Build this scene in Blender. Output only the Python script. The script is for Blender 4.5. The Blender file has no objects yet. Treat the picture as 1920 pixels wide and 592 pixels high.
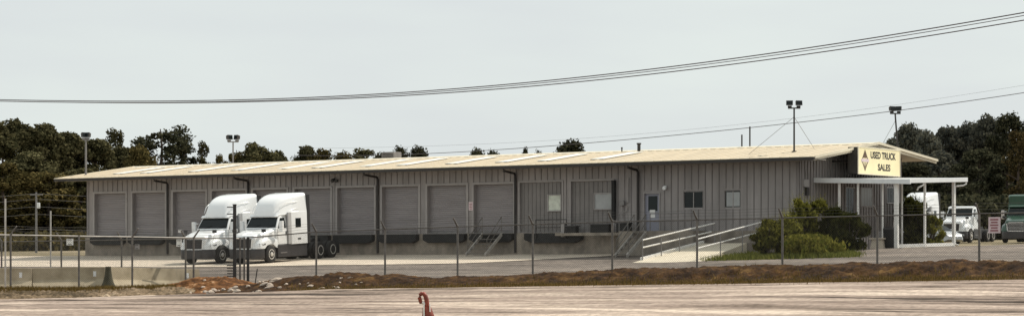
import bpy, bmesh, math, random
from mathutils import Vector, Matrix, noise, Euler

# ------------------------------------------------------------------ camera, sky, sun, exposure
scene = bpy.context.scene
F = 4545.0          # focal length in photo pixels (photo 1920 wide)
HZ = 500.0          # horizon row
CZ = 1.3            # camera height above the near road
cam_d = bpy.data.cameras.new("camera")
cam = bpy.data.objects.new("camera", cam_d)
scene.collection.objects.link(cam)
cam.location = (0, 0, CZ)
cam.rotation_euler = (math.radians(90), 0, 0)
cam_d.sensor_fit = 'HORIZONTAL'
cam_d.sensor_width = 36
cam_d.lens = 36 * F / 1920
cam_d.shift_y = 204 / 1920
cam_d.clip_start = 0.5
cam_d.clip_end = 4000
scene.camera = cam

SUN_EL = math.radians(50)
SUN_AZ = (0.86, 0.51)
sun_vec = Vector((SUN_AZ[0] * math.cos(SUN_EL), SUN_AZ[1] * math.cos(SUN_EL), math.sin(SUN_EL))).normalized()
sun_d = bpy.data.lights.new("sun", 'SUN')
sun_d.energy = 4.5
sun_d.angle = math.radians(0.6)
sun_d.color = (1.0, 0.93, 0.82)
sun = bpy.data.objects.new("sun", sun_d)
scene.collection.objects.link(sun)
sun.rotation_euler = sun_vec.to_track_quat('Z', 'Y').to_euler()
sun.location = (60, 60, 80)

world = bpy.data.worlds.new("World")
scene.world = world
world.use_nodes = True
nt = world.node_tree
nt.nodes.clear()
wo = nt.nodes.new("ShaderNodeOutputWorld")
bg = nt.nodes.new("ShaderNodeBackground")
bg.inputs[1].default_value = 0.1
sky = nt.nodes.new("ShaderNodeTexSky")
sky.sky_type = 'NISHITA'
sky.sun_disc = False
sky.sun_elevation = SUN_EL
sky.sun_rotation = math.atan2(SUN_AZ[0], SUN_AZ[1])
sky.dust_density = 3.0
sky.air_density = 1.0
tc = nt.nodes.new("ShaderNodeTexCoord")
mp = nt.nodes.new("ShaderNodeMapping")
mp.inputs['Scale'].default_value = (1.0, 1.0, 5.0)
nz = nt.nodes.new("ShaderNodeTexNoise")
nz.inputs['Scale'].default_value = 5.0
nz.inputs['Detail'].default_value = 5.0
nz.inputs['Roughness'].default_value = 0.45
cr = nt.nodes.new("ShaderNodeValToRGB")
cr.color_ramp.elements[0].position = 0.38
cr.color_ramp.elements[0].color = (7.45, 7.9, 7.95, 1)
cr.color_ramp.elements[1].position = 0.64
cr.color_ramp.elements[1].color = (8.0, 8.6, 8.35, 1)
mx = nt.nodes.new("ShaderNodeMix")
mx.data_type = 'RGBA'
mx.inputs[0].default_value = 0.92
nt.links.new(tc.outputs['Generated'], mp.inputs[0])
nt.links.new(mp.outputs[0], nz.inputs['Vector'])
nt.links.new(nz.outputs[0], cr.inputs[0])
nt.links.new(sky.outputs[0], mx.inputs[6])
nt.links.new(cr.outputs[0], mx.inputs[7])
nt.links.new(mx.outputs[2], bg.inputs[0])
nt.links.new(bg.outputs[0], wo.inputs[0])

scene.view_settings.view_transform = 'Standard'
scene.view_settings.look = 'None'
scene.view_settings.exposure = 0.0
scene.view_settings.gamma = 1.0
scene.view_settings.use_curve_mapping = False
scene.render.resolution_x = 1024
scene.render.resolution_y = 315
scene.cycles.max_bounces = 6

# ------------------------------------------------------------------ geometry of the place
TH = math.radians(55)
U = (math.sin(TH), -math.cos(TH))      # along the building front, to the right
B = (math.cos(TH), math.sin(TH))       # away from the viewer, through the building
CX, CY = 15.517, 130.6                 # front right corner of the building
ROT = -math.radians(35)
BF = -51.3                             # chain link fence line
H0 = 0.72                              # yard height at the building, above the camera


def xy(a, b):
    return (CX + a * U[0] + b * B[0], CY + a * U[1] + b * B[1])


def ab(x, y):
    dx, dy = x - CX, y - CY
    return (dx * U[0] + dy * U[1], dx * B[0] + dy * B[1])


def onb(px, py, b):
    r = (px - 960) / F
    a = (r * (CY + b * B[1]) - CX - b * B[0]) / (U[0] - r * U[1])
    y = CY + a * U[1] + b * B[1]
    return a, (HZ - py) / F * y


def ona(px, py, a):
    r = (px - 960) / F
    b = (r * (CY + a * U[1]) - CX - a * U[0]) / (B[0] - r * B[1])
    y = CY + a * U[1] + b * B[1]
    return b, (HZ - py) / F * y


def aty(px, Y):
    return (px - 960) / F * Y


def interp(t, x):
    if x <= t[0][0]:
        return t[0][1]
    for (x0, y0), (x1, y1) in zip(t, t[1:]):
        if x <= x1:
            return y0 + (y1 - y0) * (x - x0) / (x1 - x0)
    return t[-1][1]


HF = [(onb(p, 0, BF)[0], h) for p, h in [(-200, -.9), (465, -.8), (593, -.62), (858, -.5), (1148, -.4), (1467, -.35), (1920, -.29)]]
HE = [(onb(-150, 0, -57.)[0], -1.24), (onb(0, 0, -57.)[0], -1.20)] + [onb(p, y, -57.0) for p, y in [(400, 555), (650, 546.5), (860, 542), (1440, 534), (1920, 528)]]
HW = [(-60, .72), (-5, .72), (6, 1.0), (20, 1.05)]
HC = [onb(p, y, -53.5) for p, y in [(-60, 541), (0, 541), (150, 543), (250, 539), (320, 537), (345, 531), (390, 521), (430, 525), (460, 534), (500, 531), (520, 526), (560, 521), (640, 514), (700, 518), (760, 520), (800, 523), (830, 524), (860, 521), (960, 518), (1060, 512), (1150, 508), (1300, 504), (1467, 499), (1640, 496), (1800, 492), (1920, 490)]]


def th(a, b):
    """terrain height above the camera at building coordinates a, b"""
    if b >= 0:
        return interp(HW, a) + 0.02 * min(b, 110)
    hf = interp(HF, a)
    if b >= BF:
        t = (b - BF) / -BF
        return hf + (interp(HW, a) - hf) * t ** 1.9
    he = interp(HE, a)
    if b >= -57:
        return he + (hf - he) * (b + 57) / (BF + 57)
    if b >= -92:
        return -1.3 + (he + 1.3) * (b + 92) / 35
    return -1.3


def ground_z(x, y):
    return CZ + th(*ab(x, y))


def ray_b(px, py, b0=-51, b1=0):
    """b where the sight line through a photo pixel meets the yard"""
    lo, hi = b0, b1
    for _ in range(50):
        m = (lo + hi) / 2
        a, h = onb(px, py, m)
        if h > th(a, m):
            lo = m
        else:
            hi = m
    return onb(px, py, lo)[0], lo


# ------------------------------------------------------------------ helpers
COL = scene.collection
rnd = random.Random(7)


def link(o, parent=None):
    COL.objects.link(o)
    if parent is not None:
        o.parent = parent
    return o


def tag(o, label=None, cat=None, group=None, kind=None):
    if label:
        o["label"] = label
    if cat:
        o["category"] = cat
    if group:
        o["group"] = group
    if kind:
        o["kind"] = kind
    return o


def empty(name, loc, rz=0.0, label=None, cat=None, group=None):
    o = bpy.data.objects.new(name, None)
    COL.objects.link(o)
    o.location = loc
    o.rotation_euler = (0, 0, rz)
    o.empty_display_size = 0.2
    return tag(o, label, cat, group)


def copy_tree(o, parent=None):
    c = o.copy()
    COL.objects.link(c)
    c.parent = parent
    for ch in list(o.children):
        copy_tree(ch, c)
    return c


class MB:
    def __init__(s):
        s.v = []
        s.f = []

    def add(s, vs, fs):
        n = len(s.v)
        s.v += [tuple(p) for p in vs]
        s.f += [tuple(i + n for i in f) for f in fs]
        return s

    def box(s, x0, x1, y0, y1, z0, z1):
        return s.add([(x0, y0, z0), (x1, y0, z0), (x1, y1, z0), (x0, y1, z0), (x0, y0, z1), (x1, y0, z1), (x1, y1, z1), (x0, y1, z1)],
                     [(3, 2, 1, 0), (4, 5, 6, 7), (0, 1, 5, 4), (1, 2, 6, 5), (2, 3, 7, 6), (3, 0, 4, 7)])

    def hexa(s, bottom, top):
        return s.add(list(bottom) + list(top), [(3, 2, 1, 0), (4, 5, 6, 7), (0, 1, 5, 4), (1, 2, 6, 5), (2, 3, 7, 6), (3, 0, 4, 7)])

    def tube(s, pts, r, n=8, cap=True):
        pts = [Vector(p) for p in pts]
        rs = r if isinstance(r, (list, tuple)) else [r] * len(pts)
        rings = []
        for i, p in enumerate(pts):
            d = (pts[min(i + 1, len(pts) - 1)] - pts[max(i - 1, 0)]).normalized()
            up = Vector((0, 0, 1)) if abs(d.z) < 0.95 else Vector((1, 0, 0))
            e1 = d.cross(up).normalized()
            e2 = d.cross(e1).normalized()
            rings.append([p + (e1 * math.cos(2 * math.pi * k / n) + e2 * math.sin(2 * math.pi * k / n)) * rs[i] for k in range(n)])
        vs = [q for ring in rings for q in ring]
        fs = []
        for i in range(len(pts) - 1):
            for k in range(n):
                k2 = (k + 1) % n
                fs.append((i * n + k, i * n + k2, (i + 1) * n + k2, (i + 1) * n + k))
        if cap:
            fs.append(tuple(range(n))[::-1])
            fs.append(tuple((len(pts) - 1) * n + k for k in range(n)))
        return s.add(vs, fs)

    def prism(s, poly, axis, t0, t1):
        """polygon in the plane of the two other axes, extruded along axis"""
        n = len(poly)

        def mk(p, t):
            if axis == 'y':
                return (p[0], t, p[1])
            if axis == 'x':
                return (t, p[0], p[1])
            return (p[0], p[1], t)
        vs = [mk(p, t0) for p in poly] + [mk(p, t1) for p in poly]
        fs = [tuple(range(n))[::-1], tuple(range(n, 2 * n))]
        for i in range(n):
            j = (i + 1) % n
            fs.append((i, j, n + j, n + i))
        return s.add(vs, fs)

    def loft(s, secs, cap=True):
        n = len(secs[0])
        vs = [p for sec in secs for p in sec]
        fs = []
        for i in range(len(secs) - 1):
            for k in range(n):
                k2 = (k + 1) % n
                fs.append((i * n + k, i * n + k2, (i + 1) * n + k2, (i + 1) * n + k))
        if cap:
            fs.append(tuple(range(n))[::-1])
            fs.append(tuple((len(secs) - 1) * n + k for k in range(n)))
        return s.add(vs, fs)

    def lathe(s, prof, axis='y', n=24, c=(0, 0, 0)):
        """profile of (radius, t) spun about axis"""
        vs = []
        for r, t in prof:
            for k in range(n):
                q = 2 * math.pi * k / n
                if axis == 'y':
                    vs.append((c[0] + r * math.cos(q), c[1] + t, c[2] + r * math.sin(q)))
                else:
                    vs.append((c[0] + r * math.cos(q), c[1] + r * math.sin(q), c[2] + t))
        fs = []
        for i in range(len(prof) - 1):
            for k in range(n):
                k2 = (k + 1) % n
                fs.append((i * n + k, i * n + k2, (i + 1) * n + k2, (i + 1) * n + k))
        fs.append(tuple(range(n)))
        fs.append(tuple((len(prof) - 1) * n + k for k in range(n))[::-1])
        return s.add(vs, fs)

    def mesh(s, name, m, smooth=None, bevel=0):
        me = bpy.data.meshes.new(name)
        me.from_pydata(s.v, [], s.f)
        bm = bmesh.new()
        bm.from_mesh(me)
        bmesh.ops.recalc_face_normals(bm, faces=bm.faces)
        if bevel:
            bmesh.ops.bevel(bm, geom=[e for e in bm.edges if len(e.link_faces) == 2 and e.calc_face_angle(0) > 0.5], offset=bevel, segments=2, profile=0.6, affect='EDGES', clamp_overlap=True)
        bm.to_mesh(me)
        bm.free()
        if smooth:
            me.polygons.foreach_set("use_smooth", [True] * len(me.polygons))
            me.set_sharp_from_angle(angle=math.radians(smooth))
        me.materials.append(m)
        me.update()
        return me

    def build(s, name, m, parent=None, smooth=None, bevel=0):
        return link(bpy.data.objects.new(name, s.mesh(name, m, smooth, bevel)), parent)


def raw_mesh(name, vs, fs, m, smooth=False):
    me = bpy.data.meshes.new(name)
    me.from_pydata(vs, [], fs)
    me.materials.append(m)
    if smooth:
        me.polygons.foreach_set("use_smooth", [True] * len(me.polygons))
    me.update()
    return me


# ------------------------------------------------------------------ materials
def mat(name, col, rough=0.6, metal=0.0, var=0.12, scale=3.0, bump=0.0, bscale=40.0, stretch=(1, 1, 1), col2=None, spec=0.5, coat=0.0, lo=0.35, hi=0.65):
    m = bpy.data.materials.new(name)
    m.use_nodes = True
    t = m.node_tree
    p = t.nodes["Principled BSDF"]
    p.inputs['Roughness'].default_value = rough
    p.inputs['Metallic'].default_value = metal
    p.inputs['Specular IOR Level'].default_value = spec
    p.inputs['Coat Weight'].default_value = coat
    c = t.nodes.new("ShaderNodeTexCoord")
    mp = t.nodes.new("ShaderNodeMapping")
    mp.inputs['Scale'].default_value = stretch
    t.links.new(c.outputs['Object'], mp.inputs[0])
    n = t.nodes.new("ShaderNodeTexNoise")
    n.inputs['Scale'].default_value = scale
    n.inputs['Detail'].default_value = 6
    n.inputs['Roughness'].default_value = 0.65
    t.links.new(mp.outputs[0], n.inputs['Vector'])
    r = t.nodes.new("ShaderNodeValToRGB")
    r.color_ramp.elements[0].position = lo
    r.color_ramp.elements[1].position = hi
    a = col2 if col2 else tuple(x * (1 - var) for x in col)
    b = col if col2 else tuple(min(1, x * (1 + var)) for x in col)
    r.color_ramp.elements[0].color = (*a, 1)
    r.color_ramp.elements[1].color = (*b, 1)
    t.links.new(n.outputs[0], r.inputs[0])
    t.links.new(r.outputs[0], p.inputs['Base Color'])
    if bump:
        n2 = t.nodes.new("ShaderNodeTexNoise")
        n2.inputs['Scale'].default_value = bscale
        n2.inputs['Detail'].default_value = 4
        t.links.new(mp.outputs[0], n2.inputs['Vector'])
        bn = t.nodes.new("ShaderNodeBump")
        bn.inputs['Strength'].default_value = bump
        bn.inputs['Distance'].default_value = 0.05
        t.links.new(n2.outputs[0], bn.inputs['Height'])
        t.links.new(bn.outputs[0], p.inputs['Normal'])
    return m


def leaf_mat(name, c1, c2, trans=0.25):
    m = bpy.data.materials.new(name)
    m.use_nodes = True
    t = m.node_tree
    t.nodes.clear()
    out = t.nodes.new("ShaderNodeOutputMaterial")
    g = t.nodes.new("ShaderNodeNewGeometry")
    r = t.nodes.new("ShaderNodeValToRGB")
    r.color_ramp.elements[0].color = (*c1, 1)
    r.color_ramp.elements[1].color = (*c2, 1)
    oi = t.nodes.new("ShaderNodeObjectInfo")
    hs = t.nodes.new("ShaderNodeHueSaturation")
    mr = t.nodes.new("ShaderNodeMapRange")
    mr.inputs[3].default_value = 0.75
    mr.inputs[4].default_value = 1.3
    t.links.new(oi.outputs['Random'], mr.inputs[0])
    t.links.new(mr.outputs[0], hs.inputs['Value'])
    t.links.new(g.outputs['Random Per Island'], r.inputs[0])
    t.links.new(r.outputs[0], hs.inputs['Color'])
    d = t.nodes.new("ShaderNodeBsdfDiffuse")
    tr = t.nodes.new("ShaderNodeBsdfTranslucent")
    ms = t.nodes.new("ShaderNodeMixShader")
    ms.inputs[0].default_value = trans
    t.links.new(hs.outputs[0], d.inputs[0])
    t.links.new(hs.outputs[0], tr.inputs[0])
    t.links.new(d.outputs[0], ms.inputs[1])
    t.links.new(tr.outputs[0], ms.inputs[2])
    t.links.new(ms.outputs[0], out.inputs[0])
    return m


def glass_mat(name, col, rough=0.06):
    m = mat(name, col, rough=rough, var=0.05, spec=0.22)
    return m


M = {}
M['siding'] = mat("siding", (.262, .241, .234), .55, var=.17, scale=.8, stretch=(1.2, 1, .35))
M['rib'] = mat("siding_rib", (.205, .188, .183), .55, var=.12, scale=1)
M['infill'] = mat("infill_siding", (.185, .172, .165), .6, var=.1, scale=1)
M['trim'] = mat("trim_paint", (.30, .28, .27), .5, var=.08, scale=2)
M['door'] = mat("roll_door", (.245, .226, .229), .5, var=.10, scale=1.2, stretch=(.4, 1, 3))
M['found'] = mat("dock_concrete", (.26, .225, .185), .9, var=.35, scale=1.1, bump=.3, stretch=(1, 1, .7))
M['black'] = mat("black_rubber", (.012, .012, .012), .8, var=.3)
M['gutter'] = mat("brown_gutter", (.022, .017, .014), .5, var=.2)
M['roof'] = mat("cream_roof", (.55, .47, .345), .6, var=.09, scale=.7, stretch=(1.6, .25, 1))
M['rake'] = mat("cream_trim", (.72, .65, .50), .5, var=.06)
M['skylight'] = mat("skylight_panel", (.80, .78, .71), .4, var=.04)
M['soffit'] = mat("soffit", (.30, .27, .23), .7, var=.1)
M['glass'] = glass_mat("dark_glass", (.012, .016, .016))
M['blind'] = mat("window_blind", (.33, .34, .34), .3, var=.1, scale=2)
M['poster'] = mat("pale_window_panel", (.55, .58, .50), .5, var=.22, scale=2.5)
M['bluedoor'] = mat("blue_grey_door", (.26, .265, .32), .45, var=.08)
M['paper'] = mat("white_paper", (.75, .74, .72), .7, var=.05)
M['pinkpaper'] = mat("faded_notice", (.62, .50, .51), .6, var=.08)
M['ink'] = mat("dark_lettering", (.03, .025, .02), .7, var=.1)
M['redink'] = mat("faded_red_lettering", (.25, .09, .10), .7, var=.1)
M['logo'] = mat("brown_emblem", (.10, .06, .035), .7, var=.1)
M['signface'] = mat("yellow_sign_face", (.84, .74, .46), .5, var=.05, scale=1.5)
M['signbox'] = mat("sign_case", (.03, .026, .022), .6, var=.2)
M['white'] = mat("white_paint", (.74, .75, .75), .35, var=.05, scale=2)
M['whiterail'] = mat("white_rail_paint", (.78, .76, .72), .4, var=.08)
M['galv'] = mat("galvanised_steel", (.15, .135, .12), .5, metal=.3, var=.25, scale=6)
M['galvlight'] = mat("bright_galvanised_rail", (.46, .43, .39), .5, metal=.2, var=.2, scale=3)
M['darksteel'] = mat("dark_steel", (.035, .032, .03), .55, metal=.2, var=.3)
M['steel'] = mat("grey_steel", (.20, .19, .185), .5, metal=.2, var=.2)
M['wire'] = mat("fence_wire", (.085, .078, .07), .55, metal=.2, var=.2)
M['cable'] = mat("cable_sheath", (.10, .09, .095), .6, var=.15)
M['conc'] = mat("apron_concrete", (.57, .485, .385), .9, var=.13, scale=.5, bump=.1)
M['ramp'] = mat("ramp_concrete", (.60, .53, .41), .9, var=.07, scale=.9, bump=.1)
M['barrier'] = mat("barrier_concrete", (.44, .37, .26), .9, var=.25, scale=1.3, bump=.3, col2=(.26, .21, .135))
M['truckwhite'] = mat("truck_paint_white", (.78, .79, .79), .25, var=.03, scale=1, coat=.5)
M['truckgreen'] = mat("truck_paint_green", (.017, .062, .036), .3, var=.12, scale=1, coat=.5)
M['skirt'] = mat("charcoal_plastic", (.036, .034, .036), .5, var=.2)
M['gap_shade'] = mat("panel_shadow_gap", (.38, .38, .38), .5, var=.05)  # grey carries the shade between cab and sleeper in the colour
M['chrome'] = mat("chrome", (.75, .75, .75), .15, metal=.9, var=.05)
M['rim'] = mat("aluminium_rim", (.66, .63, .58), .45, metal=.15, var=.1)
M['tyre'] = mat("tyre_rubber", (.018, .017, .016), .85, var=.2)
M['grille'] = mat("black_grille", (.02, .02, .022), .5, var=.2)
M['lamp'] = mat("headlamp_lens", (.14, .14, .14), .15, var=.3, scale=8)
M['silver'] = mat("silver_car_paint", (.45, .46, .47), .3, metal=.3, var=.05, coat=.4)
M['bark'] = mat("bark", (.085, .062, .048), .9, var=.3, scale=6, stretch=(1, 1, .2))
M['barrier_end'] = mat("dark_end_piece", (.05, .045, .022), .9, var=.4, scale=5, bump=.5)
M['rock'] = mat("pale_rubble", (.44, .36, .29), .9, var=.25, scale=4, bump=.4)
M['orange'] = mat("orange_plastic", (.21, .034, .014), .55, var=.45, scale=12)
M['reflect'] = mat("reflective_white_tape", (.80, .76, .70), .4, var=.12, scale=10)
M['pine'] = leaf_mat("pine_needles", (.028, .029, .014), (.135, .122, .062))
M['darkpine'] = leaf_mat("dark_pine_needles", (.012, .015, .010), (.085, .082, .048))
M['broad'] = leaf_mat("broad_leaves", (.034, .032, .013), (.16, .125, .05))
M['bluegreen'] = leaf_mat("far_oak_leaves", (.045, .052, .050), (.18, .172, .125))
M['brown'] = leaf_mat("russet_leaves", (.022, .022, .012), (.17, .125, .055))
M['shrub'] = leaf_mat("shrub_leaves", (.032, .037, .010), (.27, .25, .055))
M['darkshrub'] = leaf_mat("dark_shrub_leaves", (.012, .016, .006), (.085, .085, .025))
M['lime'] = leaf_mat("lime_shrub_leaves", (.06, .075, .012), (.26, .23, .05))
M['grassblade'] = leaf_mat("grass_blades", (.07, .05, .016), (.23, .155, .055))
M['greengrass'] = leaf_mat("green_grass_blades", (.06, .075, .015), (.22, .22, .06))


def ground_mat(name, stops, scale, stretch, bump=.4, bscale=25, fine=None, rut_shade=None):
    """soil: two octaves of noise through a many-stop ramp"""
    m = bpy.data.materials.new(name)
    m.use_nodes = True
    t = m.node_tree
    p = t.nodes["Principled BSDF"]
    p.inputs['Roughness'].default_value = .95
    p.inputs['Specular IOR Level'].default_value = .15
    c = t.nodes.new("ShaderNodeTexCoord")
    mp = t.nodes.new("ShaderNodeMapping")
    mp.inputs['Scale'].default_value = stretch
    t.links.new(c.outputs['Object'], mp.inputs[0])
    n = t.nodes.new("ShaderNodeTexNoise")
    n.inputs['Scale'].default_value = scale
    n.inputs['Detail'].default_value = 8
    n.inputs['Roughness'].default_value = .68
    t.links.new(mp.outputs[0], n.inputs['Vector'])
    r = t.nodes.new("ShaderNodeValToRGB")
    els = r.color_ramp.elements
    els[0].position, els[0].color = stops[0][0], (*stops[0][1], 1)
    els[1].position, els[1].color = stops[-1][0], (*stops[-1][1], 1)
    for q, cc in stops[1:-1]:
        e = els.new(q)
        e.color = (*cc, 1)
    t.links.new(n.outputs[0], r.inputs[0])
    last = r.outputs[0]
    if fine:
        n3 = t.nodes.new("ShaderNodeTexNoise")
        n3.inputs['Scale'].default_value = fine[0]
        n3.inputs['Detail'].default_value = 3
        t.links.new(c.outputs['Object'], n3.inputs['Vector'])
        r3 = t.nodes.new("ShaderNodeValToRGB")
        r3.color_ramp.elements[0].position = .3
        r3.color_ramp.elements[1].position = .7
        r3.color_ramp.elements[0].color = (1 - fine[1],) * 3 + (1,)
        r3.color_ramp.elements[1].color = (1 + fine[1],) * 3 + (1,)
        t.links.new(n3.outputs[0], r3.inputs[0])
        mm = t.nodes.new("ShaderNodeMix")
        mm.data_type = 'RGBA'
        mm.blend_type = 'MULTIPLY'
        mm.inputs[0].default_value = 1
        t.links.new(last, mm.inputs[6])
        t.links.new(r3.outputs[0], mm.inputs[7])
        last = mm.outputs[2]
    if rut_shade:
        # rut shade painted into the colour: long thin dark streaks, broken along their length
        for sc, st, lo, hi, dark in rut_shade:
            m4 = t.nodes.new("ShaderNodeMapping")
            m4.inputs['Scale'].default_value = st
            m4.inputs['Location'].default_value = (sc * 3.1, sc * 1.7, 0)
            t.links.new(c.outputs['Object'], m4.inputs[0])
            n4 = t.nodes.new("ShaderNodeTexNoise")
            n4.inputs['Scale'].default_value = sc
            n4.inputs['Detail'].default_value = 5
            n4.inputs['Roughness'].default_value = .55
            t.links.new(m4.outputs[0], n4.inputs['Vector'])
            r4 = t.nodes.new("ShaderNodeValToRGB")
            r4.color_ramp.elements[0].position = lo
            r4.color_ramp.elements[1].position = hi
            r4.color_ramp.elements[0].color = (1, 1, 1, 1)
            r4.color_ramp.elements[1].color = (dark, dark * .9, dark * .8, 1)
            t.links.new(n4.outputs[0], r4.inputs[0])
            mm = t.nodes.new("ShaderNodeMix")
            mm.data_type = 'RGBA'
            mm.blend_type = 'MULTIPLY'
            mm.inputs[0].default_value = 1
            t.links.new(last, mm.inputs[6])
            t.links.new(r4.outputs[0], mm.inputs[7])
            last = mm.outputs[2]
    t.links.new(last, p.inputs['Base Color'])
    n2 = t.nodes.new("ShaderNodeTexNoise")
    n2.inputs['Scale'].default_value = bscale
    n2.inputs['Detail'].default_value = 4
    t.links.new(c.outputs['Object'], n2.inputs['Vector'])
    bn = t.nodes.new("ShaderNodeBump")
    bn.inputs['Strength'].default_value = bump
    bn.inputs['Distance'].default_value = .04
    t.links.new(n2.outputs[0], bn.inputs['Height'])
    t.links.new(bn.outputs[0], p.inputs['Normal'])
    return m


M['road'] = ground_mat("dirt_road", [(.34, (.05, .038, .029)), (.41, (.165, .125, .098)), (.465, (.275, .212, .172)), (.53, (.32, .25, .205)), (.585, (.46, .37, .30)), (.66, (.58, .48, .39))], 1.0, (.07, .8, 1), fine=(7, .22), rut_shade=[(1.0, (.085, 1.5, 1), .60, .66, .16), (1.0, (.16, 3.4, 1), .62, .68, .35)])
M['gravel'] = ground_mat("gravel_yard", [(.34, (.095, .08, .068)), (.5, (.165, .14, .12)), (.66, (.24, .20, .168))], .35, (.35, 1, 1), fine=(2.6, .38), bscale=12)
M['field'] = ground_mat("dry_field", [(.3, (.10, .085, .04)), (.5, (.22, .18, .11)), (.65, (.40, .33, .24))], .25, (.3, 1, 1), fine=(3, .2))
M['dirt'] = ground_mat("turned_soil", [(.30, (.012, .006, .003)), (.44, (.028, .014, .006)), (.56, (.062, .030, .010)), (.68, (.115, .064, .021)), (.8, (.19, .12, .05))], 1.6, (1, 1, 1), fine=(5, .4), bump=.8, bscale=14)
M['tandirt'] = ground_mat("tan_rubbly_soil", [(.30, (.035, .026, .014)), (.45, (.105, .076, .045)), (.57, (.20, .145, .092)), (.70, (.38, .30, .21))], 1.3, (1, 1, 1), fine=(6, .3), bump=.8, bscale=14)
M['reddirt'] = ground_mat("red_soil_pile", [(.30, (.035, .016, .007)), (.46, (.10, .043, .015)), (.58, (.19, .088, .034)), (.68, (.42, .28, .17))], 1.5, (1, 1, 1), fine=(6, .3), bump=.8, bscale=14)


# ------------------------------------------------------------------ ground, yard, apron, road, dirt bank
def rng(a0, a1, step):
    n = max(1, round((a1 - a0) / step))
    return [a0 + (a1 - a0) * i / n for i in range(n + 1)]


def sheet(name, As, Bs, hfun, m, smooth=True, keep=None):
    """mesh over building coordinates, parented nowhere, placed at the building corner"""
    na = len(As)
    vs = []
    for b in Bs:
        for a in As:
            vs.append((a, b, hfun(a, b)))
    fs = []
    for j in range(len(Bs) - 1):
        for i in range(na - 1):
            if keep and not keep((As[i] + As[i + 1]) / 2, (Bs[j] + Bs[j + 1]) / 2):
                continue
            fs.append((j * na + i, j * na + i + 1, (j + 1) * na + i + 1, (j + 1) * na + i))
    o = link(bpy.data.objects.new(name, raw_mesh(name, vs, fs, m, smooth)))
    o.location = (CX, CY, CZ)
    o.rotation_euler = (0, 0, ROT)
    return o


As = rng(-1500, -130, 80) + rng(-125, 90, 1.6) + rng(100, 1200, 80)
Bs = rng(-260, -110, 25) + rng(-100, -58, 2) + rng(-57, -52, 1) + rng(-51.3, 4, 1.2) + rng(6, 110, 6) + rng(130, 2500, 120)
tag(sheet("ground", As, Bs, lambda a, b: th(a, b) - .03, M['field']), kind="structure")
tag(sheet("gravel_yard", rng(-60, 70, 1.3), rng(-55, 45, 1), lambda a, b: th(a, b) + (0.0 if b > -52 else -.01), M['gravel'],
          keep=lambda a, b: b > -52.5 and (b < -1.2 or a > -1)), kind="structure")
EDGE = sorted([ray_b(p, y) for p, y in [(-250, 500), (0, 500), (330, 501), (480, 499.5), (600, 497), (722, 496), (860, 494), (960, 491), (1060, 487), (1120, 482)]])
a_end = EDGE[-1][0]
vs, fs = [], []
aa = rng(-62, a_end + 1.2, .8)
for a in aa:
    e = interp(EDGE, a) + .35 * noise.noise((a * .35, 3.1, 0))
    if a > a_end - 4:
        e = e + (-1.3 - e) * min(1, max(0, (a - a_end + 4) / 5.2))
    for k in range(21):
        b = e + (0.0 - e) * k / 20
        vs.append((a, b, th(a, b) + .025))
for i in range(len(aa) - 1):
    for k in range(20):
        fs.append((i * 21 + k, (i + 1) * 21 + k, (i + 1) * 21 + k + 1, i * 21 + k + 1))
o = link(bpy.data.objects.new("concrete_apron", raw_mesh("concrete_apron", vs, fs, M['conc'], True)))
o.location = (CX, CY, CZ)
o.rotation_euler = (0, 0, ROT)
tag(o, kind="structure")


def rut(a, b):
    w = noise.noise((a * .03, b * .9, 2.2)) * .07 + noise.noise((a * .10, b * 2.3, 7.7)) * .045 + noise.noise((a * .4, b * 3.5, 1.7)) * .03
    w += noise.noise((a * 1.3, b * 1.6, 4.4)) * .012
    fade = min(1, max(0, (-57 - b) / .8))
    return w * fade


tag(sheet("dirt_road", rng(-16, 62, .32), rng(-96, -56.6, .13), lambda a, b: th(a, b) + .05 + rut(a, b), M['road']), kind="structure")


def bank(a, b):
    base = th(a, b)
    crest = interp(HC, a)
    t = (b + 57.1)
    basec = th(a, -53.5)
    H = max(.10, crest - basec)
    j = .35 * noise.noise((a * .7, 3.3, 0)) + .18 * noise.noise((a * 2.1, 8.3, 0))
    t1, t2 = 1.5 + j, 3.1 + j * .6
    if t < t1:
        p = .22 * max(0, t) / t1
    elif t < t2:
        q = (t - t1) / (t2 - t1)
        p = .22 + .78 * (q * q * (3 - 2 * q))
    elif t < 3.9:
        p = 1.0
    else:
        q = min(1, (t - 3.9) / 1.6)
        p = 1 - q * q * (3 - 2 * q)
    env = min(1, p * 1.5 + .25) * min(1, max(0, t) / .4) * min(1, max(0, 5.5 - t) / .5)
    n1 = noise.noise((a * 1.0, b * 1.2, 0))
    n2 = noise.noise((a * 2.6, b * 2.6, 5))
    n3 = noise.noise((a * 5.5, b * 5.5, 9))
    n4 = noise.noise((a * 11, b * 11, 14))
    n = n1 * .10 + (.5 - abs(n2)) * .14 - .04 + (.4 - abs(n3)) * .11 - .02 + n4 * .035
    wob = 1 + .10 * noise.noise((a * .5, 11, 0))
    return base + .012 + H * p * wob + n * env * (.45 + .55 * min(1, H / .35))


SOIL = [(onb(322, 0, -54)[0], onb(462, 0, -54)[0], 'reddirt'), (onb(462, 0, -54)[0], onb(2050, 0, -54)[0], 'dirt')]
for a0, a1, mk in SOIL:
    nm = {'tandirt': 'rubbly_dirt_bank', 'reddirt': 'red_soil_bank', 'dirt': 'dirt_bank'}[mk]
    tag(sheet(nm, rng(a0, a1, .075), rng(-57.1, -51.6, .085), bank, M[mk]), kind="structure")

# the bank in front of the return fence runs nearer to the viewer
LB_Y = [(-140, 78.4), (20, 79.2), (250, 81.6), (352, 83.2), (380, 83.4)]
LB_C = [(-140, 542), (0, 542), (150, 542), (230, 540), (300, 538), (352, 536), (380, 540)]


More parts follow.
